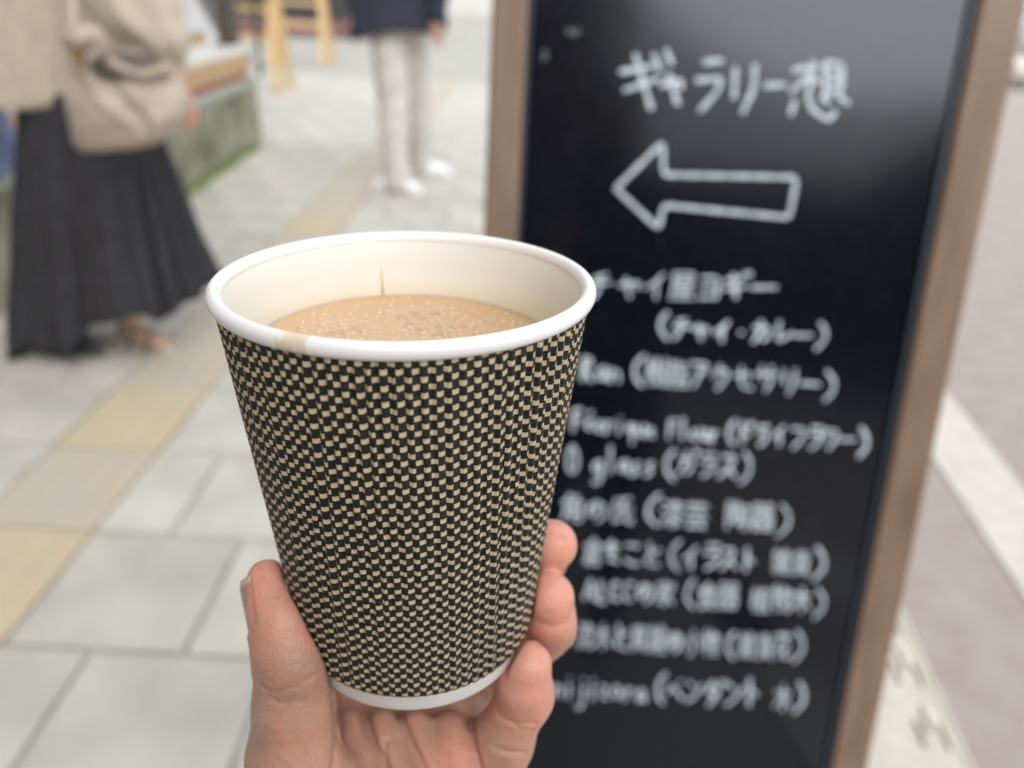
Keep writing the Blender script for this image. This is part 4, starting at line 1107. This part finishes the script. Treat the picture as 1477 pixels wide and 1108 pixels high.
def mini_hand(root, c, dirv, sc=1.0, mat=None):
    c = np.asarray(c, float); dirv = np.asarray(dirv, float); dirv /= np.linalg.norm(dirv); sd_ = np.cross(dirv, [0, 1, 0]); sd_ /= np.linalg.norm(sd_)
    bm = bmesh.new(); V = []; E_ = []; Rr = []
    def add(p, r): V.append(p); Rr.append(r); return len(V) - 1
    w = add(c, .024 * sc); p = add(c + dirv * .05 * sc, .03 * sc); E_.append((w, p))
    for i, (o_, l) in enumerate(((-.027, .07), (-.009, .08), (.009, .075), (.027, .06))):
        k0 = add(c + dirv * .085 * sc + sd_ * o_ * sc, .010 * sc); k1 = add(c + dirv * (.085 + l * .55) * sc + sd_ * o_ * 1.1 * sc + np.array([0, -.012, 0]) * sc, .009 * sc)
        k2 = add(c + dirv * (.085 + l * .85) * sc + sd_ * o_ * 1.1 * sc + np.array([0, -.035, 0]) * sc, .007 * sc); E_ += [(p, k0), (k0, k1), (k1, k2)]
    t0 = add(c + dirv * .04 * sc - sd_ * .035 * sc, .012 * sc); t1 = add(c + dirv * .075 * sc - sd_ * .055 * sc, .009 * sc); E_ += [(w, t0), (t0, t1)]
    me = bpy.data.meshes.new('hand'); me.from_pydata([tuple(v) for v in V], E_, []); o = bpy.data.objects.new('hand', me); COL.objects.link(o)
    me.materials.append(mat or m_skin2); o.parent = root; o.matrix_parent_inverse = Matrix.Translation(root.location).inverted()
    md_ = o.modifiers.new('s', 'SKIN'); 
    for i, r_ in enumerate(Rr): me.skin_vertices[0].data[i].radius = (r_, r_)
    me.skin_vertices[0].data[0].use_root = True
    o.modifiers.new('b', 'SUBSURF').levels = 1; o.modifiers['b'].render_levels = 1
    return o
m_skin3 = node_mat('hand_skin', (.62, .33, .27), .5, .1, 20, sss=.2, sss_scale=.01)
mini_hand(woman, pt(258, 122, 2.37), (.2, 0, -1), .8, m_skin3)
sleeve('knit_sleeve', [pt(15, -150, 2.7), pt(-50, -60, 2.75), pt(-75, 60, 2.8), pt(-60, 150, 2.7)], (.08, .1, .1, .05), m_knit, woman)
# legs and sandals under the hem
def foot(root, px, py, Yf, dirx, mat_skin, strap, shoe):
    g0 = G(px, py)
    d = np.array([dirx[0], dirx[1], 0.]); d /= np.linalg.norm(d)
    tube('shin', [g0 + np.array([0, 0, .42]), g0 + np.array([0, 0, .22]), g0 + np.array([0, 0, .085])], (.055, .045, .034), mat_skin, root, 14)
    tube('foot', [g0 - d * .05 + [0, 0, .05], g0 + d * .06 + [0, 0, .05], g0 + d * .15 + [0, 0, .035]], (.033, .036, .026), mat_skin, root, 14)
    tube('sandal_sole', [g0 - d * .07 + [0, 0, .014], g0 + d * .06 + [0, 0, .014], g0 + d * .18 + [0, 0, .012]], (.036, .044, .03), shoe, root, 14, .3)
    sd_ = np.array([-d[1], d[0], 0])
    for q in (.02, .1):
        tube('sandal_strap', [g0 + d * q + sd_ * .042 + [0, 0, .02], g0 + d * q + [0, 0, .088 - .15 * q], g0 + d * q - sd_ * .042 + [0, 0, .02]], (.01, .011, .01), strap, root, 8)
m_foot = node_mat('foot_skin', (.50, .33, .25), .5, .1, 20, sss=.2, sss_scale=.01)
foot(woman, 196, 497, None, (.8, -.35), m_foot, m_sole, m_shoe)
foot(woman, 95, 500, None, (.8, -.35), m_sole, m_sole, m_sole)
figure(woman, *(PY(70, -320, YW)[:2]), 1.60, (.8, -.3))
# slouchy bag on her forearm
bag = empty('handbag', tuple(pt(185, 215, 2.25))); tag(bag, 'slouchy taupe leather shoulder bag with knotted strap carried by the woman in the beige top', 'handbag')
tab = [(0, 106, 250, 92, 98, .035), (.12, 98, 258, 108, 110, .055), (.4, 97, 268, 145, 138, .085), (.65, 100, 271, 178, 165, .09), (.85, 106, 256, 205, 190, .075), (.96, 116, 225, 217, 208, .05), (1, 128, 205, 219, 213, .02)]
rings = []
for i, t_ in enumerate(np.linspace(0, 1, 30)):
    xl, xr, yl, yr, dep = ilerp(tab, t_)
    rr = px_ring(xl, xr, yl, yr, 2.25, dep, 96)
    a = np.linspace(0, 2 * math.pi, 96, endpoint=False)
    fold = .012 * np.sin(a * 4 + 5 * t_) * math.sin(math.pi * t_) + .016 * np.exp(-((np.cos(a) * .8 + .5 - t_ * 1.1) / .12) ** 2) * (np.sin(a) < 0)
    fold += .012 * np.exp(-((np.cos(a) * .9 - .1 - t_ * .7) / .1) ** 2) * (np.sin(a) < 0) - .012 * np.exp(-((np.cos(a) * .9 + .2 - t_ * .9) / .08) ** 2) * (np.sin(a) < 0)
    rr[:, 1] += np.sign(np.sin(a)) * fold
    if t_ < .1: rr[:, 2] -= .06 * np.exp(-((np.cos(a) - .25) / .45) ** 2) * (1 - t_ / .1)
    rings.append(rr)
V, Fc = loft(rings, True); mesh_obj('bag_body', V, Fc, m_bag, bag, True)
tube('strap', [pt(112, 100, 2.2), pt(106, 70, 2.2), pt(104, 0, 2.28), pt(98, -140, 2.4), pt(100, -190, 2.52)], (.018, .014, .012, .012, .012), m_bag, bag, 10, .6)
tube('knot', [pt(98, 62, 2.18), pt(112, 55, 2.15), pt(132, 50, 2.17), pt(142, 66, 2.18), pt(130, 80, 2.17)], (.016, .026, .028, .024, .018), m_bag, bag, 12)
tube('handle', [pt(112, 92, 2.2), pt(128, 62, 2.17), pt(150, 62, 2.18), pt(160, 88, 2.2), pt(200, 108, 2.18), pt(246, 96, 2.2)], (.012, .014, .014, .014, .012, .012), m_bag, bag, 10)
m_opening = node_mat('bag_lining', (.13, .105, .09), .9)  # dark plug put in for the shade inside the bag's opening
V, Fc = loft([px_ring(150, 205, 76, 80, 2.33, .03, 40), px_ring(128, 240, 92, 97, 2.25, .03, 40), px_ring(135, 238, 104, 108, 2.22, .06, 40)]); mesh_obj('lining', V, Fc, m_opening, bag, True)
tube('buckle', [pt(110, 70, 2.17), pt(110, 84, 2.17)], (.012, .012), m_gold, bag, 10)

# ================================================================== PERSON IN NAVY COAT
m_navy = node_mat('navy_coat', (.032, .038, .062), .9, .4, 40, .4, 150)
m_pale_t = node_mat('pale_trousers', (.60, .57, .53), .9, .2, 12, .2, 100)
m_sneak = node_mat('white_sneaker', (.84, .84, .88), .5, .05, 10)
YN = 5.4
nav = empty('person', tuple(G(590, 272))); tag(nav, 'walker in navy coat, pale trousers and white sneakers beside the sign board', 'person')
tab = [(0, 535, 618, -330, -330, .10), (.12, 512, 640, -300, -300, .14), (.5, 516, 634, -140, -140, .15), (.85, 508, 640, 20, 18, .18), (1, 505, 642, 52, 44, .19)]
rings = []
for t_ in np.linspace(0, 1, 22):
    xl, xr, yl, yr, dep = ilerp(tab, t_)
    rr = px_ring(xl, xr, yl, yr, YN, dep, 120, .03 * t_, 14, .4)
    a = np.linspace(0, 2 * math.pi, 120, endpoint=False)
    if t_ > .9: rr[:, 2] += (t_ - .9) * 10 * (.045 * np.cos(a * 1 - .0) * 0 + .02 * np.sin(a * 3))
    rings.append(rr)
V, Fc = loft(rings, False); o = mesh_obj('coat', V, Fc, m_navy, nav, True); o.modifiers.new('s', 'SOLIDIFY').thickness = .01
q = lambda x, y, Y=YN: PY(x, y, Y)
tube('coat_sleeve', [q(628, -290, 5.35), q(645, -180, 5.3), q(640, -60, 5.25), q(632, 20, 5.2)], (.075, .07, .06, .05), m_navy, nav, 18)
tube('coat_sleeve', [q(522, -290, 5.45), q(505, -180, 5.45), q(508, -60, 5.4), q(512, 10, 5.35)], (.075, .07, .06, .05), m_navy, nav, 18)
tube('coat_tail', [q(622, 20, 5.3), q(630, 45, 5.3), q(637, 64, 5.3)], (.05, .035, .012), m_navy, nav, 12, .4)
mini_hand(nav, q(512, 22, 5.35), (0, 0, -1)); mini_hand(nav, q(632, 28, 5.2), (0, 0, -1))
tube('trouser_leg', [q(560, -20), q(562, 80), q(568, 160), q(571, 235), q(572, 264)], (.12, .115, .105, .09, .085), m_pale_t, nav, 20)
tube('trouser_leg', [q(592, -20, 5.5), q(594, 80, 5.6), q(598, 150, 5.75), q(603, 215, 5.95), q(606, 238, 6.0)], (.12, .115, .105, .09, .085), m_pale_t, nav, 20)
def sneaker(px, py, Y, d):
    g0 = PY(px, py, Y); g0[2] = 0; d = np.array([*d, 0.]); d /= np.linalg.norm(d)
    tube('sneaker', [g0 - d * .10 + [0, 0, .055], g0 + d * .02 + [0, 0, .06], g0 + d * .11 + [0, 0, .05], g0 + d * .17 + [0, 0, .038]], (.04, .05, .045, .033), m_sneak, nav, 16)
    tube('sole', [g0 - d * .12 + [0, 0, .014], g0 + d * .03 + [0, 0, .014], g0 + d * .19 + [0, 0, .014]], (.04, .052, .038), m_sneak, nav, 16, .3)
sneaker(566, 275, 5.42, (1, -.12)); sneaker(610, 252, 6.0, (.8, .2))
figure(nav, *(PY(577, -400, YN)[:2]), 1.66, (.5, .8))
